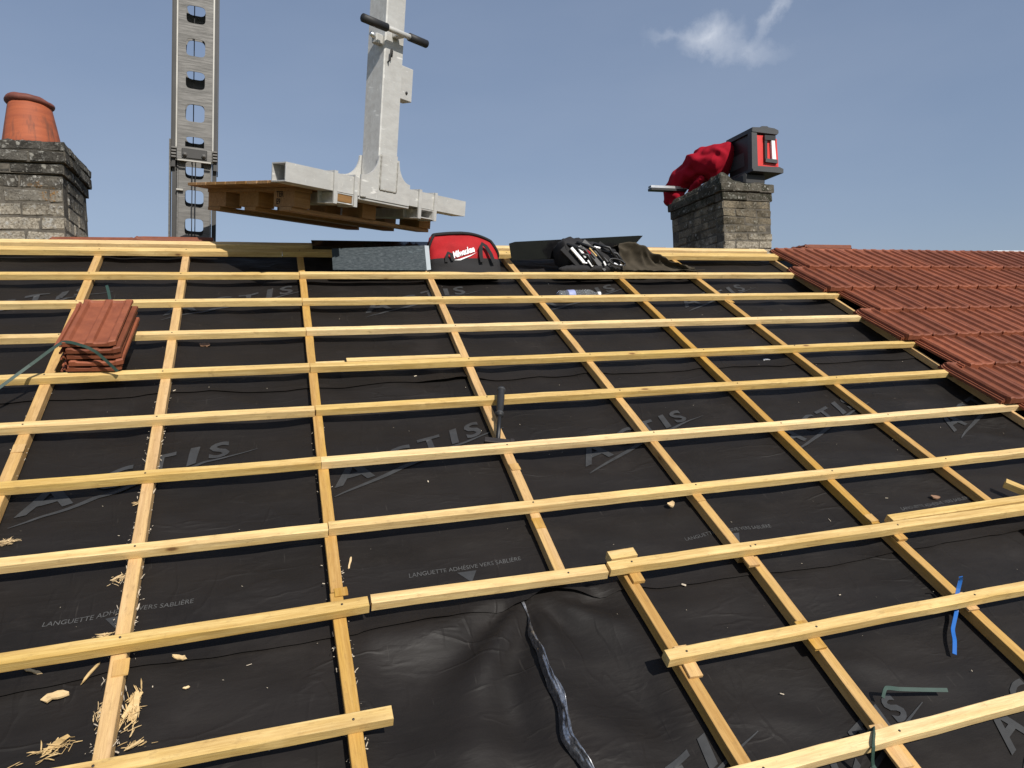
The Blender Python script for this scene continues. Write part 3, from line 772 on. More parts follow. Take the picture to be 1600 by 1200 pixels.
# ------------------------------------------------------------------ pallet fork hanging from the crane
FR = Matrix(((.816, -.573, .081), (.579, .803, -.143), (.016, .163, .986))).to_4x4()
FX = Vector((.816, .579, .016)).normalized(); FZ = Vector((.081, -.143, .986)); FZ = (FZ - FX * FZ.dot(FX)).normalized(); FY = FZ.cross(FX)
FM = Matrix((FX, FY, FZ)).transposed().to_4x4(); FM.translation = Vector((1.1048, -.141, .4236)); FM = FM @ Matrix.Scale(1.025, 4)
fork = empty('pallet_fork', mat=FM); tag(fork, 'galvanised steel crane pallet fork with tall square column and black grips', 'pallet fork')
c_ = .136
def hollow(mb, x0, x1, y0, y1, z0, z1, t, axis):
    # rectangular tube open at both ends
    if axis == 'x':
        O = [(y0, z0), (y1, z0), (y1, z1), (y0, z1)]; I = [(y0 + t, z0 + t), (y1 - t, z0 + t), (y1 - t, z1 - t), (y0 + t, z1 - t)]
        P = lambda s, p: (s, p[0], p[1]); a, b = x0, x1
    else:
        O = [(x0, z0), (x1, z0), (x1, z1), (x0, z1)]; I = [(x0 + t, z0 + t), (x1 - t, z0 + t), (x1 - t, z1 - t), (x0 + t, z1 - t)]
        P = lambda s, p: (p[0], s, p[1]); a, b = y0, y1
    vs_ = [P(a, p) for p in O] + [P(a, p) for p in I] + [P(b, p) for p in O] + [P(b, p) for p in I]
    fs = []
    for k in range(4):
        j = (k + 1) % 4
        fs += [(k, j, 8 + j, 8 + k), (4 + k, 12 + k, 12 + j, 4 + j), (k, 4 + k, 4 + j, j), (8 + k, 8 + j, 12 + j, 12 + k)]
    mb.add(vs_, fs)
bm_ = MB(); hollow(bm_, -.585, .735, 0, .108, 0, .090, .006, 'x'); bm_.build('cross_beam', M_['alu'], fork)
MB().box(0, c_, .002, c_ + .002, -.002, 2.6, ch=.006).build('column', M_['alu'], fork)
def plate_outline():
    pts = [(-.128, 0), (.232, 0), (.232, .115)]
    for i in range(9):
        t = i / 8; a = math.pi / 2 * t
        pts.append((.232 - .092 * math.sin(a) , .115 + .115 * (1 - math.cos(a)) ))
    pts += [(.138, .23), (.0 - .004, .235)]
    for i in range(9):
        t = 1 - i / 8; a = math.pi / 2 * t
        pts.append((-.128 + .118 * math.sin(a), .115 + .115 * (1 - math.cos(a))))
    return pts
PM = Matrix(((1, 0, 0, 0), (0, 0, -1, 0), (0, 1, 0, 0), (0, 0, 0, 1)))
for y in (-.001, c_ + .014):
    gs = MB().prism(plate_outline(), 0, .010, Matrix.Translation((0, y, 0)) @ PM).build('gusset_plate', M_['alu'], fork)
    if y < 0:
        gs.location.z = -.006
        wl = MB(); rw = random.Random(4)
        def weld(pts):
            wl.tube([Vector(p) + Vector((rw.uniform(-.0015, .0015), rw.uniform(-.001, .001), 0)) for p in pts], [rw.uniform(.0035, .006) for _ in pts], 5)
        weld([(.003, -.0125, .06 + i * .0085) for i in range(22)]); weld([(.125, -.0125, .06 + i * .0085) for i in range(20)])
        weld([(.003 + i * .0087, -.0125, .058) for i in range(15)]); weld([(-.128 + i * .009, -.012, .004) for i in range(5)])
        wl.build('weld', M_['mast_edge'], gs)
        MB().box(.006, .122, -.0135, -.0115, .063, .25).build('column_panel', M_['alu'], gs)
MB().box(-.135, .237, -.006, .118, -.020, -.0065, ch=.002).build('base_plate', M_['alu'], fork)
for xa in (-.302, -.168, .312, .444):
    st = MB(); t = .008
    st.box(xa, xa + .022, -.010, -.0015, -.062, .100); st.box(xa, xa + .022, .1095, .118, -.062, .100)
    st.box(xa, xa + .022, -.0015, .1095, .0915, .100); st.box(xa, xa + .022, -.0015, .1095, -.062, -.056); st.build('sleeve_strap', M_['alu'], fork)
for xa in (-.279, .335):
    fk = MB(); hollow(fk, xa, xa + .108, -.006, .98, -.0555, -.004, .005, 'y'); fk.build('fork_arm', M_['alu'], fork)
MB().box(-.273, -.177, -.004, .10, -.049, -.010, ch=.003).build('wood_plug', M_['pallet'], fork)
hb = MB().tube([(-.20, -.05, .848), (.245, -.05, .862)], .014, 12).build('handle_bar', M_['alu'], fork)
MB().tube([(-.205, -.05, .8478), (-.045, -.05, .8530)], .021, 14).build('grip', M_['black_rubber'], hb)
MB().tube([(.120, -.05, .8580), (.25, -.05, .8622)], .021, 14).build('grip', M_['black_rubber'], hb)
hk = MB(); hk.box(.045, .085, -.05, .002, .84, .87, ch=.003); hk.build('handle_bracket', M_['alu'], fork)
MB().box(-.045, .0, .02, .06, .79, .84, ch=.004).build('locking_bracket', M_['alu'], fork)
MB().tube([(-.07, .04, .83), (-.03, .04, .815)], .012, 10).build('locking_pin', M_['steel'], fork)
MB().box(c_ + .002, .246, .03, .10, .560, .735, ch=.003).build('control_box', M_['alu'], fork)
MB().lathe([(.0001, 0), (.008, 0), (.008, .004), (.0001, .005)], 10, Matrix.Translation((.20, .0295, .60)) @ Matrix.Rotation(R(90), 4, 'X')).build('bolt', M_['mast_dark'], fork)
MB().tube([(.022, -.001, .71), (.022, -.016, .715), (.024, -.018, .77), (.030, -.016, .775), (.036, -.016, .765), (.034, -.016, .735)], .004, 6).build('hook', M_['mast_dark'], fork)

# ------------------------------------------------------------------ wooden pallet on the fork
pal = empty('wooden_pallet', mat=FM); tag(pal, 'brown wooden pallet carried on the hanging fork', 'pallet')
nb = 9
for k in range(nb):
    y0 = .118 + k * (.822 / nb)
    MB().box(-.535, .62, y0, y0 + .822 / nb - .008, .0005, .0165, ch=.0015).build('deck_board', M_['pallet'], pal)
for x0 in (-.42, .035, .49):
    MB().box(x0, x0 + .105, .14, .925, -.018, -.0005, ch=.0015).build('stringer', M_['pallet'], pal)
    for ys, yw in ((.15, .17), (.45, .17), (.75, .17)):
        b_ = MB().box(x0 + .002, x0 + .103, ys, ys + yw, -.096, -.0185, ch=.002).build('block', M_['pallet'], pal)
        if x0 == -.42 and ys == .15:
            for txt, zz in (('TER', -.046), ('E9', -.083)):
                me = text_mesh(txt, .040, 0, .85, offset=.001)
                me.transform(Matrix(((0, 0, 1, x0 + .0008), (-1, 0, 0, ys + .145), (0, 1, 0, zz), (0, 0, 0, 1))))
                link('stencil', me, M_['stencil'], b_)
for ys in (.17, .47, .80):
    MB().box(-.42, .60, ys, ys + .10 + (.02 if ys > .7 else 0), -.116, -.0965, ch=.0015).build('skid', M_['pallet'], pal)

# ------------------------------------------------------------------ items on the right chimney
case = empty('jobsite_case', (4.30, .80, zr)); tag(case, 'red and black box shaped site radio standing on the chimney', 'site radio')
def cs(name, args, mat, ch=.006, parent=None):
    x0, x1, y0, y1, z0, z1 = args
    return MB().box(x0 - 4.30, x1 - 4.30, y0 - .80, y1 - .80, z0 - zr, z1 - zr, ch=ch).build(name, mat, parent or case)
cs('body', (4.205, 4.43, .685, .99, .945, 1.255), M_['black_plastic'], .01)
fp = cs('front_panel', (4.232, 4.418, .662, .684, .958, 1.222), M_['red_plastic'], .006)
def skew(name, pts, y0, y1, mat, parent):
    me = MB().prism(pts, 0, y1 - y0, Matrix(((1, 0, 0, -4.30), (0, 0, 1, y0 - .80), (0, 1, 0, -zr), (0, 0, 0, 1))))
    return me.build(name, mat, parent)
skew('corner_post', [(4.178, .935), (4.234, .935), (4.234, 1.262), (4.186, 1.262)], .650, .70, M_['grey_plastic'], case)
skew('corner_post', [(4.420, .97), (4.442, .97), (4.432, 1.20), (4.419, 1.20)], .664, .72, M_['red_plastic'], case)
skew('bottom_bumper', [(4.176, .928), (4.464, .922), (4.466, .955), (4.43, .968), (4.22, .968), (4.176, .945)], .636, .99, M_['grey_plastic'], case)
skew('top_cap', [(4.186, 1.238), (4.425, 1.228), (4.438, 1.242), (4.436, 1.262), (4.40, 1.275), (4.345, 1.280), (4.33, 1.288), (4.28, 1.286), (4.27, 1.276), (4.19, 1.272)], .645, .99, M_['grey_plastic'], case)
hd = skew('handle', [(4.300, 1.178), (4.402, 1.178), (4.404, 1.216), (4.300, 1.216)], .640, .661, M_['black_plastic'], case)
skew('handle_post', [(4.298, 1.012), (4.322, 1.012), (4.326, 1.2), (4.302, 1.2)], .645, .661, M_['black_plastic'], case)
skew('handle_foot', [(4.298, 1.004), (4.414, .998), (4.414, 1.026), (4.302, 1.032)], .638, .661, M_['grey_plastic'], case)
skew('white_strip', [(4.366, 1.030), (4.402, 1.029), (4.394, 1.176), (4.363, 1.176)], .640, .660, M_['white'], case)
MB().box(-.096, -.094, -.02, .17, .19, .30).build('side_grille', M_['grey_plastic'], case)
cs('rubber_foot', (4.14, 4.345, .70, .96, zr + .02, .930), M_['black_rubber'], .016)
def loft(pts, rad, nseg, amp, freq, seed, ring=40, squash=(1, 1), fine=0, folds=0):
    pts = [Vector(p) for p in pts]
    def samp(t):
        x = t * (len(pts) - 1); i = min(int(x), len(pts) - 2); f = x - i
        p0 = pts[max(i - 1, 0)]; p1 = pts[i]; p2 = pts[i + 1]; p3 = pts[min(i + 2, len(pts) - 1)]
        p = .5 * ((2 * p1) + (-p0 + p2) * f + (2 * p0 - 5 * p1 + 4 * p2 - p3) * f * f + (-p0 + 3 * p1 - 3 * p2 + p3) * f ** 3)
        return p, rad[i] + (rad[i + 1] - rad[i]) * f
    mb = MB()
    def fn(a, b):
        p, r = samp(b); q, _ = samp(min(1, b + .02)); q0, _ = samp(max(0, b - .02)); t = (q - q0).normalized()
        s = t.cross(Vector((0, 0, 1)));
        if s.length < .2: s = t.cross(Vector((1, 0, 0)))
        s.normalize(); n = s.cross(t)
        an = 2 * math.pi * a; d = s * math.cos(an) * squash[0] + n * math.sin(an) * squash[1]
        e = min(b, 1 - b); tip = math.sqrt(max(0, min(1, e / .10))) if e < .10 else 1
        tip = max(tip, .02)
        P = p + d * r * tip
        f1 = 1 - 2 * abs(noise.noise(P * freq + Vector((seed, 0, 0)))); f2 = noise.noise(P * freq * 2.3 + Vector((0, seed, 0)))
        if folds:
            wq = P + Vector((noise.noise(P * 9), noise.noise(P * 9 + Vector((5, 5, 5))), noise.noise(P * 9 + Vector((9, 2, 1))))) * .05
            q1 = math.sin((wq.x * .55 + wq.z * .75 - wq.y * .35) * 46 + 5 * noise.noise(P * 4.5 + Vector((seed, 2, 2)))) * (.55 + .8 * noise.noise(P * 6 + Vector((1, seed, 2))))
            q2 = math.sin((wq.x * .8 - wq.z * .5 + wq.y * .3) * 78 + 5 * noise.noise(P * 6 + Vector((seed, 7, 2)))) * (.4 + .9 * noise.noise(P * 8 + Vector((4, 1, seed))))
            P = P + d * folds * (q1 * .75 + q2 * .38) * tip
        return P + d * amp * (f1 + .5 * f2) * tip + d * fine * noise.noise(P * freq * 6) * tip
    mb.grid(ring, nseg, fn, True, True)
    return mb
rj = loft([(3.935, 1.43, .80), (3.93, 1.40, .90), (3.955, 1.36, 1.0), (4.02, 1.24, 1.07), (4.075, 1.12, 1.105), (4.14, 1.01, 1.10), (4.185, .93, 1.06)], [.07, .08, .09, .12, .135, .14, .12], 170, .016, 4.0, 3.3, 110, (1, 1), .003, folds=.026)
o = rj.build('red_jacket', M_['red_cloth']); tag(o, 'crumpled red jacket draped over the chimney beside the radio', 'jacket')
rj = loft([(3.96, 1.37, .98), (3.93, 1.36, .90), (3.915, 1.34, .82), (3.91, 1.33, .775)], [.05, .062, .062, .045], 50, .010, 9, 5, 60, fine=.002, folds=.022)
sl = rj.build('sleeve', M_['red_cloth'], o)
rj = loft([(3.99, 1.26, .86), (3.985, 1.17, .92), (4.00, 1.06, .99)], [.02, .030, .025], 40, .006, 12, 8, 40, fine=.002, folds=.012)
rj.build('hem', M_['red_cloth'], o)
al = MB(); hollow(al, 3.635, 3.98, 1.28, 1.33, .935, .955, .004, 'x'); lv = al.build('level_bar', M_['steel']); tag(lv, 'silver aluminium straightedge sticking out from under the red jacket', 'straightedge')
al = MB().box(3.632, 3.98, 1.275, 1.335, .912, .933, ch=.003).build('dark_profile', M_['black_plastic'], lv)

# ------------------------------------------------------------------ things lying on the ridge
def roof_frame(u, v, h, tilt=0, rz=0):
    """frame on the roof surface: x along ridge, y away, z world-up leaned back by tilt"""
    return Matrix.Translation(RW(u, v, h)) @ Matrix.Rotation(rz, 4, 'Z') @ Matrix.Rotation(tilt, 4, 'X')
# galvanised folded sheet
M = roof_frame(.865, -.062, .034, R(-14), R(-1.5))
zs = empty('zinc_sheet', mat=M); tag(zs, 'scratched grey zinc sheet standing left of the red tool bag', 'metal sheet')
zb_ = MB(); zb_.prism([(0, 0), (.535, -.004), (.535, .152), (.0, .128)], -.002, 0, PM); zb_.box(0, .533, .001, .05, .0, .002); zb_.build('panel', M_['zinc'], zs)
MB().prism([(.535, -.004), (.560, 0), (.560, .150), (.535, .152)], -.003, .001, PM).build('folded_edge', M_['zinc_edge'], zs)
# dark plate on the ridge board
dp = MB().box(0, .76, -.045, .06, 0, .004, ch=.001); dp.box(0, .76, -.047, -.045, -.02, .004)
o = dp.build('ridge_plate', M_['dark_sheet']); o.matrix_world = ROOF @ Matrix.Translation((.775, .435, .0465)); tag(o, 'thin black plate lying along the ridge behind the zinc sheet', 'metal plate')
# glossy dark sheet metal
M = roof_frame(1.985, -.235, .03, R(9), R(3))
o = MB().prism([(.0, .0), (.82, .040), (.955, .178), (.92, .178), (.02, .116), (-.02, .104)], -.002, 0, PM).build('dark_sheet', M_['dark_sheet'], None, M)
tag(o, 'long glossy black metal sheet leaning on the ridge right of the tool bag', 'metal sheet')
for p_ in (o,):
    e = MB().box(0, .9, -.002, .03, .0, .002).build('flange', M_['dark_sheet'], o)
    e.matrix_local = Matrix.Rotation(-R(3.6), 4, 'Y')

# red tool bag
M = roof_frame(1.645, -.045, .036, R(-4), R(-2))
bag = empty('tool_bag', mat=M); tag(bag, 'red and black canvas tool bag with white lettering on the ridge', 'tool bag')
def bag_pt(a, b, z0, z1, grow=0, lowgrow=0):
    an = 2 * math.pi * a; z = z0 + (z1 - z0) * b; t = z / .245
    hw = .222 - .012 * t - .016 * max(0, t - .62) ** 1.5 * 3.2 + grow; hd = .105 * (1 - .62 * max(0, t) ** 1.3) + grow
    ca, sa = math.cos(an), math.sin(an); e = .55
    x = hw * math.copysign(abs(ca) ** e, ca); y = .105 + hd * math.copysign(abs(sa) ** e, sa)
    n = noise.noise(Vector((x * 11, y * 11, z * 14 + 4)))
    arch = -.036 * max(0, t - .35) * (abs(x + .03) / .2) ** 3.4 * 1.3 - .030 * max(0, t - .5) * max(0, x + .02) / .2 + .010 * noise.noise(Vector((x * 7 + 2, y * 5, 3))) * max(0, t - .3)
    return (x + .004 * n, y + .016 * n * (1 if t > .15 else .4), z + arch)
b1 = MB(); b1.grid(128, 30, lambda a, b: bag_pt(a, b, .055, .238), True, True)
top_ring = [bag_pt(i / 128, 1, .055, .238) for i in range(128)]
b1.add(top_ring + [(-.02, .105, .245)], [(i, (i + 1) % 128, 128) for i in range(128)], True); b1.build('body', M_['bag_red'], bag)
b2 = MB(); b2.grid(64, 10, lambda a, b: bag_pt(a, b, -.012, .078, .006 + .004 * math.sin(a * 40) * 0), True, True)
rg = [bag_pt(i / 64, 0, -.012, .078, .006) for i in range(64)]; b2.add(rg + [(0, .1, -.012)], [((i + 1) % 64, i, 64) for i in range(64)]); b2.build('base', M_['black_cloth'], bag)
arc = [Vector(bag_pt(.5 - .5 * i / 40 + .5, min(1, .30 + .7 * min(i, 40 - i) / 9), .055, .238)) for i in range(41)]
arc = [Vector((p.x * 1.02, p.y - .004, p.z + .003)) for p in arc]
MB().tube(arc, .0085, 8).build('zip_trim', M_['black_cloth'], bag)
arc2 = [Vector((p.x * .97, p.y + .05, p.z + .012)) for p in arc]; MB().tube(arc2, .012, 8).build('zip_trim', M_['black_cloth'], bag)
def strap(pts, wd, name, mat, parent, th=.004):
    P = [Vector(p) for p in pts]; mb = MB(); vs_ = []
    for i, p in enumerate(P):
        t = (P[min(i + 1, len(P) - 1)] - P[max(i - 1, 0)]).normalized(); s = t.cross(Vector((0, -1, .25))).normalized() * wd / 2; n = s.cross(t).normalized() * th / 2
        vs_ += [p + s + n, p - s + n, p - s - n, p + s - n]
    fs = [(0, 1, 2, 3), tuple(4 * (len(P) - 1) + k for k in (3, 2, 1, 0))]
    for i in range(len(P) - 1):
        for k in range(4): fs.append((4 * i + k, 4 * i + (k + 1) % 4, 4 * i + 4 + (k + 1) % 4, 4 * i + 4 + k))
    mb.add(vs_, fs); return mb.build(name, mat, parent)
strap([(-.125, -.012, .05), (-.122, -.010, .085), (-.110, -.004, .108), (-.095, -.006, .10), (-.085, -.012, .06)], .018, 'handle', M_['black_cloth'], bag)
strap([(.165, -.014, .045), (.150, -.006, .10), (.125, .004, .150), (.105, .010, .168), (.092, .002, .14), (.088, -.008, .09), (.092, -.014, .05)], .022, 'handle', M_['black_cloth'], bag)
def on_bag(me, off=.004):
    for v in me.vertices:
        z = v.co.y; x = v.co.x; best = 1e9; t = z / .245
        hw = .222 - .012 * t; hd = .105 * (1 - .62 * max(0, t) ** 1.3); q = min(1, abs(x) / hw)
        y = .105 - hd * (1 - q ** 3.64) ** .275
        nn = noise.noise(Vector((x * 11, y * 11, z * 14 + 4)))
        v.co = Vector((x, y + .016 * nn - off, z))
me = text_mesh('Milwaukee', .056, .35, .62, 'CENTER', offset=.0016, spacing=.92); me.transform(Matrix.Translation((-.008, .100, 0)) @ Matrix.Rotation(R(17), 4, 'Z')); cut_mesh(me, .02); on_bag(me, .008)
link('lettering', me, M_['white'], bag)
sw = MB().add([(-.078, .066, 0), (-.04, .074, 0), (.035, .100, 0), (.066, .114, 0), (.03, .092, 0), (-.035, .066, 0)], [(0, 5, 1), (5, 4, 2, 1), (4, 3, 2)]).mesh('lettering'); cut_mesh(sw, .02); on_bag(sw, .008)
link('lettering', sw, M_['white'], bag)

# black tool pouch with tools
M = roof_frame(2.50, -.075, .034, R(-12), R(2))
po = empty('tool_pouch', mat=M); tag(po, 'open black tool pouch crammed with tools on the ridge', 'tool pouch')
lp = loft([(-.225, .06, .12), (-.15, .07, .13), (-.03, .09, .12), (.10, .09, .10), (.21, .075, .06)], [.06, .085, .095, .085, .05], 50, .022, 12, 7, 44, (1, 1), .004)
lp.build('body', M_['black_cloth'], po)
loft([(-.26, .0, .0), (-.10, -.01, .004), (.05, -.01, .004), (.20, .0, .01)], [.014, .02, .02, .015], 30, .006, 20, 9, 20).build('belt', M_['black_cloth'], po)
def flap(name, x0, z0, L, ang, wd, mat, y=-.03, th=.012):
    Mx = Matrix.Translation((x0, y, z0)) @ Matrix.Rotation(ang, 4, 'Y')
    return MB().box(0, L, 0, th, -wd / 2, wd / 2, Mx, ch=.002).build(name, mat, po)
flap('pocket', -.20, .155, .22, R(48), .10, M_['black_cloth'], -.018, .02)
flap('pocket', -.09, .165, .23, R(44), .08, M_['black_plastic'], -.028, .02)
flap('pocket', .02, .15, .19, R(40), .09, M_['black_cloth'], -.024, .02)
flap('white_folding_rule', -.172, .128, .125, R(52), .020, M_['white'], -.045)
flap('white_folding_rule', -.125, .135, .085, R(58), .016, M_['white'], -.047)
flap('red_handle', -.085, .110, .045, R(35), .026, M_['red_cloth'], -.050, .018)
flap('wooden_pencil', -.050, .125, .07, R(50), .009, M_['batten'], -.052, .009)
flap('steel_blade', -.015, .135, .045, R(10), .012, M_['steel'], -.05, .004)
flap('steel_blade', -.07, .045, .05, R(55), .016, M_['white'], -.05, .006)
flap('steel_blade', .04, .038, .03, R(70), .012, M_['white'], -.05, .006)
flap('steel_blade', -.11, .03, .035, R(5), .009, M_['steel'], -.045, .006)
for k, (xa, za, xb, zb2) in enumerate([(-.19, .16, -.02, .02), (-.12, .175, .06, .03), (.0, .165, .14, .05), (.05, .12, .19, .015), (-.14, .10, -.04, .01)]):
    MB().tube([(xa, -.02, za), ((xa + xb) / 2 + .02, -.055, (za + zb2) / 2 + .02), (xb, -.045, zb2)], .009, 8).build('tool_handle', M_['black_plastic'], po)
rp = [(.13 + .055 * math.cos(t) * 1.0, -.058, .028 + .022 * math.sin(t) - .2 * .055 * math.cos(t)) for t in [i * 2 * math.pi / 20 for i in range(20)]]
MB().tube(rp + rp[:1], .006, 6).build('buckle_strap', M_['black_plastic'], po)
flap('steel_clip', .105, .022, .03, R(30), .016, M_['steel'], -.06, .004); flap('steel_clip', .145, .012, .03, R(20), .012, M_['steel'], -.06, .004)

# khaki jacket
M = roof_frame(2.87, -.075, .032, R(-6), R(2))
def drape(a, b):
    x = -.17 + .50 * a; t = a
    H = .175 * (1 - smooth(.30, .98, t)) * (.85 + .15 * math.cos(t * 5)) + .012
    D = .19
    s = b * 1.25
    if s < .62: y = .02 + .05 * math.sin(s * 5); z = H * (s / .62)
    else: y = .05 + (s - .62) * .45; z = H - (s - .62) * .06
    f = 1 - 2 * abs(noise.noise(Vector((x * 13 + s * 2.0, s * 2.4, 1.7)))); g2 = noise.noise(Vector((x * 30, s * 9, 3)))
    return (x + .02 * noise.noise(Vector((s * 5, 1, 1))) + .10 * smooth(.5, 1, t) * (1 - min(1, s)), y - .026 * f - .005 * g2 - .03 * (1 - s) * smooth(.5, 1, t), max(.0, z + .012 * f * (s > .3)))
kj = MB().grid(70, 44, drape).build('khaki_jacket', M_['khaki'], None, M)
sm = kj.modifiers.new('thick', 'SOLIDIFY'); sm.thickness = .006; sm.offset = 1
tag(kj, 'dark khaki jacket slumped beside the black tool pouch', 'jacket')

# plastic bottle
M = ROOF @ Matrix.Translation((2.135, -.225, -.012)) @ Matrix.Rotation(R(4), 4, 'Z') @ Matrix.Rotation(R(90), 4, 'Y')
bo = empty('plastic_bottle', mat=M); tag(bo, 'clear plastic bottle lying on the underlay near the ridge', 'bottle')
prof = [(.001, 0), (.026, .0), (.032, .008)]
for i in range(10): prof += [(.033, .02 + i * .018), (.0305, .029 + i * .018)]
prof += [(.033, .20), (.028, .225), (.014, .25), (.0125, .272), (.001, .272)]
MB().lathe(prof, 24).build('body', M_['bottle'], bo)
MB().lathe([(.0335, .060), (.0342, .061), (.0342, .105), (.0335, .106)], 24).build('label_band', plain('pale_blue_label', (.34, .38, .62), .5), bo)
MB().lathe([(.0001, .266), (.0155, .266), (.0155, .284), (.0001, .285)], 16).build('cap', M_['white'], bo)

# hammer leaning on the battens
A = RW(1.338, 1.660, .012); B = RW(1.440, 1.345, .062); dirv = (B - A).normalized()
hx = dirv.cross(ROOF.to_3x3() @ Vector((0, 0, 1))).normalized(); hn = hx.cross(dirv)
HM = Matrix((hx, hn, dirv)).transposed().to_4x4(); HM.translation = A
hm = empty('hammer', mat=HM); tag(hm, 'black handled hammer leaning against two battens in the middle of the roof', 'hammer')
Lh = (B - A).length
MB().lathe([(.009, 0), (.0085, Lh * .4), (.0085, Lh * .52)], 14).build('shaft', M_['black_plastic'], hm)
MB().lathe([(.010, Lh * .46), (.0155, Lh * .48), (.016, Lh * .52), (.013, Lh * .55), (.0145, Lh * .62), (.0165, Lh * .8), (.0155, Lh * .93), (.018, Lh * .965), (.0175, Lh * .995), (.008, Lh)], 18).build('grip', M_['black_rubber'], hm)
MB().lathe([(.0168, Lh * .50), (.0172, Lh * .51), (.0168, Lh * .52)], 18).build('grip_ring', M_['grey_plastic'], hm)
MB().lathe([(.0185, Lh * .955), (.019, Lh * .965), (.0185, Lh * .975)], 18).build('grip_ring', M_['grey_plastic'], hm)
hh = MB(); hh.box(-.055, .05, -.012, .012, -.012, .014, ch=.003); hh.box(.045, .065, -.015, .015, -.015, .017, ch=.003); hh.build('head', M_['nail'], hm)

# ------------------------------------------------------------------ strapped stack of tiles
st_lab = ['bottom clay tile of the strapped stack on the battens', 'second clay tile from the bottom of the strapped stack', 'middle clay tile of the strapped stack on the battens', 'second clay tile from the top of the strapped stack', 'topmost clay tile of the strapped stack on the battens']
for k in range(5):
    o = link('loose_roof_tile', TILE_THIN, None)
    sc = Matrix.Diagonal((1.0, .97, 1.0, 1))
    o.matrix_world = roofmat(-.226 + (.004 if k % 2 else -.003) - (.010 if k == 4 else 0), .605 + .006 * (k % 2) - .002 * k, .0455 + k * .0265, R(-2.4) + R(.4) * (k % 3 - 1)) @ sc
    tag(o, st_lab[k], 'roof tile', 'tiles in the strapped stack')
def ribbon(name, pts, wd, mat, nrm=(0, 0, 1), th=.0012, wob=0):
    """flat strap through roof-local points (u,v,h)"""
    P = [Vector((u, -v, h)) for u, v, h in pts]; Q = []
    for i in range(len(P) - 1):
        for s in range(8): 
            t = s / 8
            p0, p1, p2, p3 = P[max(i - 1, 0)], P[i], P[i + 1], P[min(i + 2, len(P) - 1)]
            Q.append(p1.lerp(p2, t) * .45 + .55 * (.5 * ((2 * p1) + (-p0 + p2) * t + (2 * p0 - 5 * p1 + 4 * p2 - p3) * t * t + (-p0 + 3 * p1 - 3 * p2 + p3) * t ** 3)))
    Q.append(P[-1]); vs_ = []; nr = Vector(nrm).normalized()
    for i, p in enumerate(Q):
        t = (Q[min(i + 1, len(Q) - 1)] - Q[max(i - 1, 0)]).normalized(); s = t.cross(nr)
        if s.length < .05: s = Vector((1, 0, 0))
        s.normalize(); n = s.cross(t).normalized() * th; s = s * wd / 2
        vs_ += [p + s + n, p - s + n, p - s - n, p + s - n]
    fs = [(0, 1, 2, 3), tuple(4 * (len(Q) - 1) + k for k in (3, 2, 1, 0))]
    for i in range(len(Q) - 1):
        for k in range(4): fs.append((4 * i + k, 4 * i + (k + 1) % 4, 4 * i + 4 + (k + 1) % 4, 4 * i + 4 + k))
    o = MB().add(vs_, fs).build(name, mat); o.matrix_world = ROOF; return o
HT = .0455 + 5 * .0265 + .004
o = ribbon('green_strap', [(-.60, 1.42, .03), (-.47, 1.18, .05), (-.36, 1.06, .10), (-.25, 1.0, .165), (-.17, 1.035, .162), (-.13, 1.042, .135), (-.07, 1.050, .055)], .011, M_['green'], (0, -.9, .5))
tag(o, 'dark green plastic strap trailing off the front of the tile stack', 'strap')
o = ribbon('green_strap', [(-.155, .585, .115), (-.155, .55, .135), (-.165, .50, .15), (-.180, .44, .16)], .012, M_['green'], (0, -.7, .6)); tag(o, 'short green strap end standing up behind the tile stack', 'strap')
o = ribbon('green_strap', [(2.318, 2.985, -.022), (2.24, 2.970, -.018), (2.16, 2.955, -.012), (2.115, 2.948, -.004), (2.095, 2.965, -.018)], .011, M_['green'], (.1, -.5, .8))
tag(o, 'short green strap lying flat above the lowest batten at lower right', 'strap')
o = ribbon('green_strap', [(1.965, 3.045, -.02), (1.945, 3.068, .040), (1.915, 3.095, .048), (1.898, 3.114, .046), (1.900, 3.135, .0), (1.925, 3.18, -.03), (1.955, 3.24, -.032)], .011, M_['green'], (.1, -.8, .7))
tag(o, 'green strap hooked over the lowest batten at lower right', 'strap')
o = ribbon('blue_strip', [(2.465, 2.878, -.034), (2.50, 2.84, -.024), (2.536, 2.80, -.026), (2.60, 2.748, -.014), (2.615, 2.722, .006), (2.632, 2.700, .034), (2.640, 2.688, .058), (2.628, 2.690, .078)], .012, M_['blue'], (-.55, -.60, .55))
tag(o, 'bright blue plastic strip stuck under a batten at lower right', 'plastic strip')

# ------------------------------------------------------------------ loose offcuts, chips, flecks
def offcut(L, W, H, u, v, h, rz, label, seed, tilt=0):
    o = timber(L, W, 0, H, seed, .001, .0012, 0).build('wood_offcut', M_['batten']); o.matrix_world = roofmat(u, v, h, rz) @ Matrix.Rotation(tilt, 4, 'Y'); tag(o, label, 'wood offcut'); return o
offcut(.53, .03, .024, .828, .992, .006, R(1.5), 'long thin wood offcut lying behind a batten left of the hammer', 601, R(1))
offcut(.125, .028, .018, .694, .994, .0005, R(0), 'short wood offcut beside the longer one behind a batten', 602)
offcut(.095, .035, .032, 1.505, 2.372, .012, R(2), 'small wood block resting behind the end of a lower batten', 603)
offcut(.95, .033, .030, 2.655, 2.374, .012, R(.6), 'second batten piece lying tight behind the lower right batten', 604)
offcut(.4, .034, .03, 3.40, 2.235, -.005, R(-55), 'wood piece end poking in at the right edge of the photo', 605)
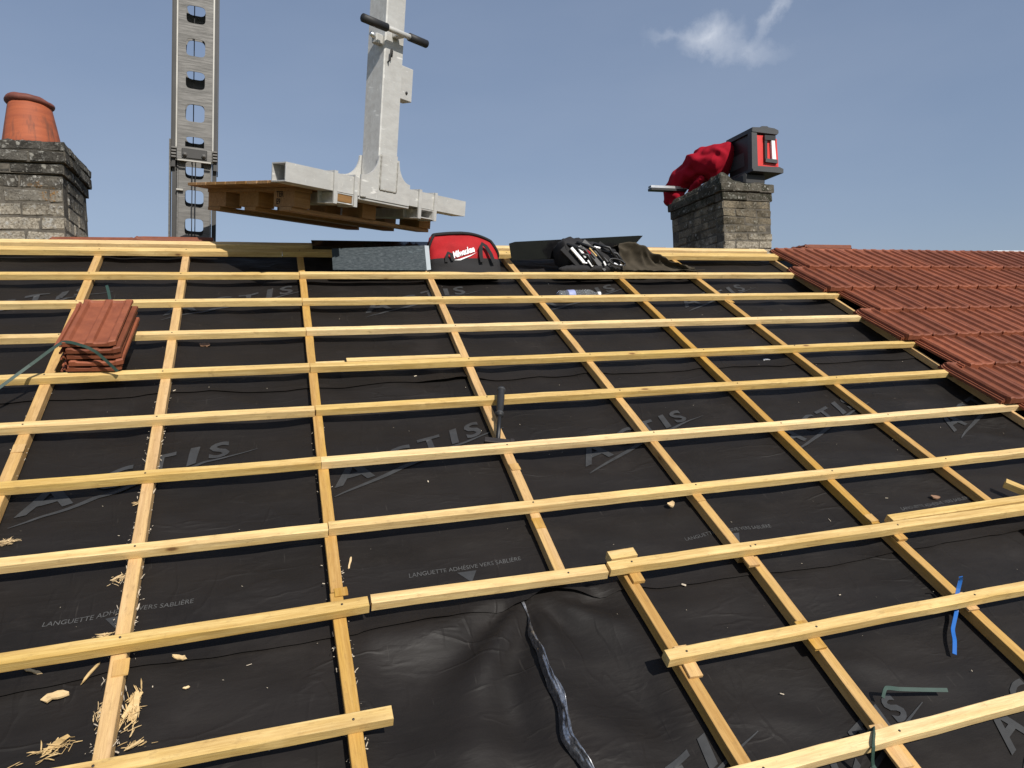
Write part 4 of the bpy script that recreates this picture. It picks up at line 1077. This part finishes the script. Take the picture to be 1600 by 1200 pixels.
def shard(L, W, H, seed):
    """flat split of wood: angular outline, pointed or torn ends, thin"""
    rnd = random.Random(seed); mb = MB(); n = 5; vs_ = []; fs = []
    bend = rnd.uniform(-.5, .5) * H * 2.5
    ends = (rnd.choice((.12, .35, .8)), rnd.choice((.10, .3, .6)))
    for i in range(n + 1):
        t = i / n; w_ = W * (ends[0] if i == 0 else ends[1] if i == n else rnd.uniform(.75, 1.1)); z = bend * (2 * t - 1) ** 2 + abs(bend)
        sk = rnd.uniform(-.10, .10) * W; tw = rnd.uniform(-.2, .2)
        for (a, b) in ((-.5, 0), (.5, 0), (.5, 1), (-.5, 1)): vs_.append((L * (t - .5) + (rnd.uniform(-.08, .08) * L if i in (0, n) else 0), sk + a * w_, z + a * w_ * tw + b * H * rnd.uniform(.7, 1.0)))
    for i in range(n):
        for k in range(4): fs.append((4 * i + k, 4 * i + (k + 1) % 4, 4 * i + 4 + (k + 1) % 4, 4 * i + 4 + k))
    fs += [(3, 2, 1, 0), tuple(4 * n + k for k in range(4))]
    return mb.add(vs_, fs)
CH = [(-.03, 2.482, .055, .022, .007, 8, 'blunt pale wood chip in the lower left bay', 'fleck'),
      (.244, 2.424, .036, .012, .005, -25, 'small curled wood chip below the lower left batten', 'chip'),
      (.266, 2.521, .016, .006, .003, 5, 'tiny wood chip in the dark bay below the curled chip', 'chip'),
      (.040, 2.43, .065, .007, .004, 60, 'narrow wood sliver leaning beside the second rafter at lower left', 'chip'),
      (1.902, 2.071, .028, .020, .008, 20, 'pale square wood chip in the centre right bay', 'chip'),
      (3.075, 2.202, .036, .022, .006, -25, 'reddish brown chip in the bay at far right', 'leaf'),
      (.224, .657, .046, .030, .006, -15, 'dry brown leaf on the underlay right of the tile stack', 'leaf'),
      (3.079, 1.012, .045, .014, .003, 0, 'flat white scrap under a batten near the red tiles', 'white'),
      (.712, 2.16, .050, .006, .003, 75, 'thin wood splinter right of the third rafter', 'chip'),
      (-.095, 2.395, .05, .008, .004, -30, 'thin curled splinter under the lower left batten', 'chip')]
for i, (u, v, L, W, H, a, lab, m) in enumerate(CH):
    o = shard(L, W, H, 700 + i).build('wood_chip' if m != 'leaf' or i != 6 else 'dry_leaf', M_[m if m != 'fleck' else 'chip']); o.matrix_world = roofmat(u, v, hgt(u, v) + .002, R(a))
    tag(o, lab, 'leaf' if i == 6 else 'wood chip')
def splinter_bunch(u, v, n, L, seed, label, ang=.3, slim=.45):
    """frayed tear-out: many fine fibres of mixed length lying roughly one way, a few curled across"""
    rnd = random.Random(seed); mb = MB()
    for k in range(n * 5):
        big = k < max(2, n // 4)
        ln = L * (rnd.uniform(.55, 1.15) if big else rnd.uniform(.10, .5)); wd = ln * (rnd.uniform(.10, .22) if big else rnd.uniform(.03, .12))
        s = shard(ln, wd, .0022 if big else .0010, seed * 150 + k)
        a = ang + (rnd.gauss(0, .22) if big else rnd.gauss(0, .55))
        along = rnd.gauss(0, L * (.10 if big else .34)); side = rnd.gauss(0, L * slim * (.25 if big else .36))
        Mx = Matrix.Translation((along * math.cos(ang) - side * math.sin(ang), along * math.sin(ang) + side * math.cos(ang), rnd.uniform(0, .010))) @ Matrix.Rotation(a, 4, 'Z') @ Matrix.Rotation(rnd.gauss(0, .20), 4, 'Y') @ Matrix.Rotation(rnd.gauss(0, .5), 4, 'X')
        mb.add([Mx @ Vector(p) for p in s.v], s.f)
    o = mb.build('splintered_chip', M_['chip']); o.matrix_world = roofmat(u, v, hgt(u, v) + .003, 0); tag(o, label, 'wood chip'); return o
splinter_bunch(-.012, 2.625, 9, .075, 31, 'splintered wood chip at the bottom left corner')
splinter_bunch(.085, 2.55, 14, .050, 32, 'torn wood shavings left of the second rafter near the bottom', 1.3, .3)
splinter_bunch(.150, 2.555, 22, .075, 33, 'largest clump of wood shavings right of the second rafter near the bottom', 1.5, .3)
splinter_bunch(.165, 2.66, 5, .045, 38, 'short stub of broken wood low beside the second rafter')
splinter_bunch(.066, 2.115, 9, .036, 34, 'torn wood shavings left of the second rafter under the eighth batten')
splinter_bunch(.056, 2.32, 7, .034, 35, 'torn wood shavings beside the printed triangle at lower left')
splinter_bunch(-.262, 1.90, 9, .042, 36, 'torn wood shavings beside the leftmost rafter')
splinter_bunch(.075, 1.78, 6, .030, 37, 'small tuft of shavings left of the second rafter near the big letters')
splinter_bunch(3.255, .36, 6, .03, 39, 'small tuft of shavings on the sixth rafter near the ridge')
# fine saw dust and flecks that nobody could count
fm = MB(); rf = random.Random(21)
def fleck(u, v, L, h=None):
    a = rf.uniform(0, 3.14); wd = L * rf.uniform(.12, .5); z = (hgt(u, v) if h is None else h) + .0035
    d = Vector((math.cos(a), math.sin(a), 0)) * L / 2; s = Vector((-math.sin(a), math.cos(a), 0)) * wd / 2; c = Vector((u, -v, z))
    fm.add([c - d - s, c + d - s, c + d + s, c - d + s, c + Vector((0, 0, wd * .5))], [(0, 1, 4), (1, 2, 4), (2, 3, 4), (3, 0, 4), (3, 2, 1, 0)])
for _ in range(240): fleck(rf.uniform(-.9, 4.1), rf.uniform(-.3, 3.3), rf.uniform(.0015, .0055))
for _ in range(26): fleck(rf.uniform(-.4, 3.6), rf.uniform(1.0, 3.2), rf.uniform(.008, .016))
for (ri, v0, v1, n) in ((5, 1.0, 3.0, 420), (4, .9, 2.2, 160), (7, 2.3, 3.0, 60), (6, 1.3, 2.3, 90)):
    for _ in range(n):
        v = rf.uniform(v0, v1); ru = raft_u(ri, v)
        if ru is None: continue
        if noise.noise(Vector((v * 7, ri, 0))) < rf.uniform(-.25, .35): continue
        s = rf.choice((-1, 1)); fleck(ru + s * (.019 + abs(rf.gauss(0, .006))), v, rf.uniform(.002, .008), -TH + .001 + rf.uniform(0, .012))
for (ri, v0, v1, n) in ((5, 1.45, 2.75, 110), (4, 1.2, 2.1, 40), (7, 2.35, 2.9, 14)):
    for _ in range(n):
        v = rf.uniform(v0, v1); ru = raft_u(ri, v)
        if ru is None or noise.noise(Vector((v * 5, ri, 3))) < rf.uniform(-.3, .4): continue
        sd_ = rf.choice((-1, 1)); L_ = rf.uniform(.008, .026); sh_ = shard(L_, L_ * rf.uniform(.05, .16), .0014, rf.randrange(9999))
        Mx = Matrix.Translation((ru + sd_ * (.020 + rf.uniform(0, .007)), -v, rf.uniform(-.034, -.006))) @ Matrix.Rotation(math.pi / 2 + sd_ * rf.uniform(-.9, .5), 4, 'Z') @ Matrix.Rotation(rf.uniform(-.5, .5), 4, 'Y')
        fm.add([Mx @ Vector(p) for p in sh_.v], sh_.f)
fo2 = fm.build('sawdust', M_['fleck']); fo2.matrix_world = ROOF; tag(fo2, 'pale sawdust and wood flecks scattered over the black underlay', 'sawdust', kind='stuff')

# ------------------------------------------------------------------ loose tiles at the ridge
def loose_tile(loc, rot, label):
    o = link('loose_roof_tile', TILE, None); o.matrix_world = Matrix.Translation(loc) @ Matrix.Rotation(rot[2], 4, 'Z') @ Matrix.Rotation(rot[0], 4, 'X') @ Matrix.Rotation(rot[1], 4, 'Y'); tag(o, label, 'roof tile', 'loose tiles lying along the ridge'); return o
loose_tile((4.50, .50, .294), (0, R(-4), R(89)), 'red tile lying on the ridge above the tiled slope, lower of two')
loose_tile((4.54, .51, .318), (R(1), R(-3), R(84)), 'red tile lying on the ridge above the tiled slope, upper of two')
loose_tile((2.88, .50, .280), (0, 0, R(92)), 'red tile on the ridge left of the right chimney')
loose_tile((-.20, .46, .294), (0, 0, R(91)), 'red tile on the ridge at the foot of the hoist mast')
loose_tile((-.62, .46, .284), (0, 0, R(88)), 'red tile on the ridge left of the hoist mast')
wb = timber(.9, .04, 0, .03, 811).build('white_lath', M_['white']); wb.matrix_world = Matrix.Translation((6.50, .46, .268)); tag(wb, 'pale lath lying on the ridge at far right', 'wood lath')
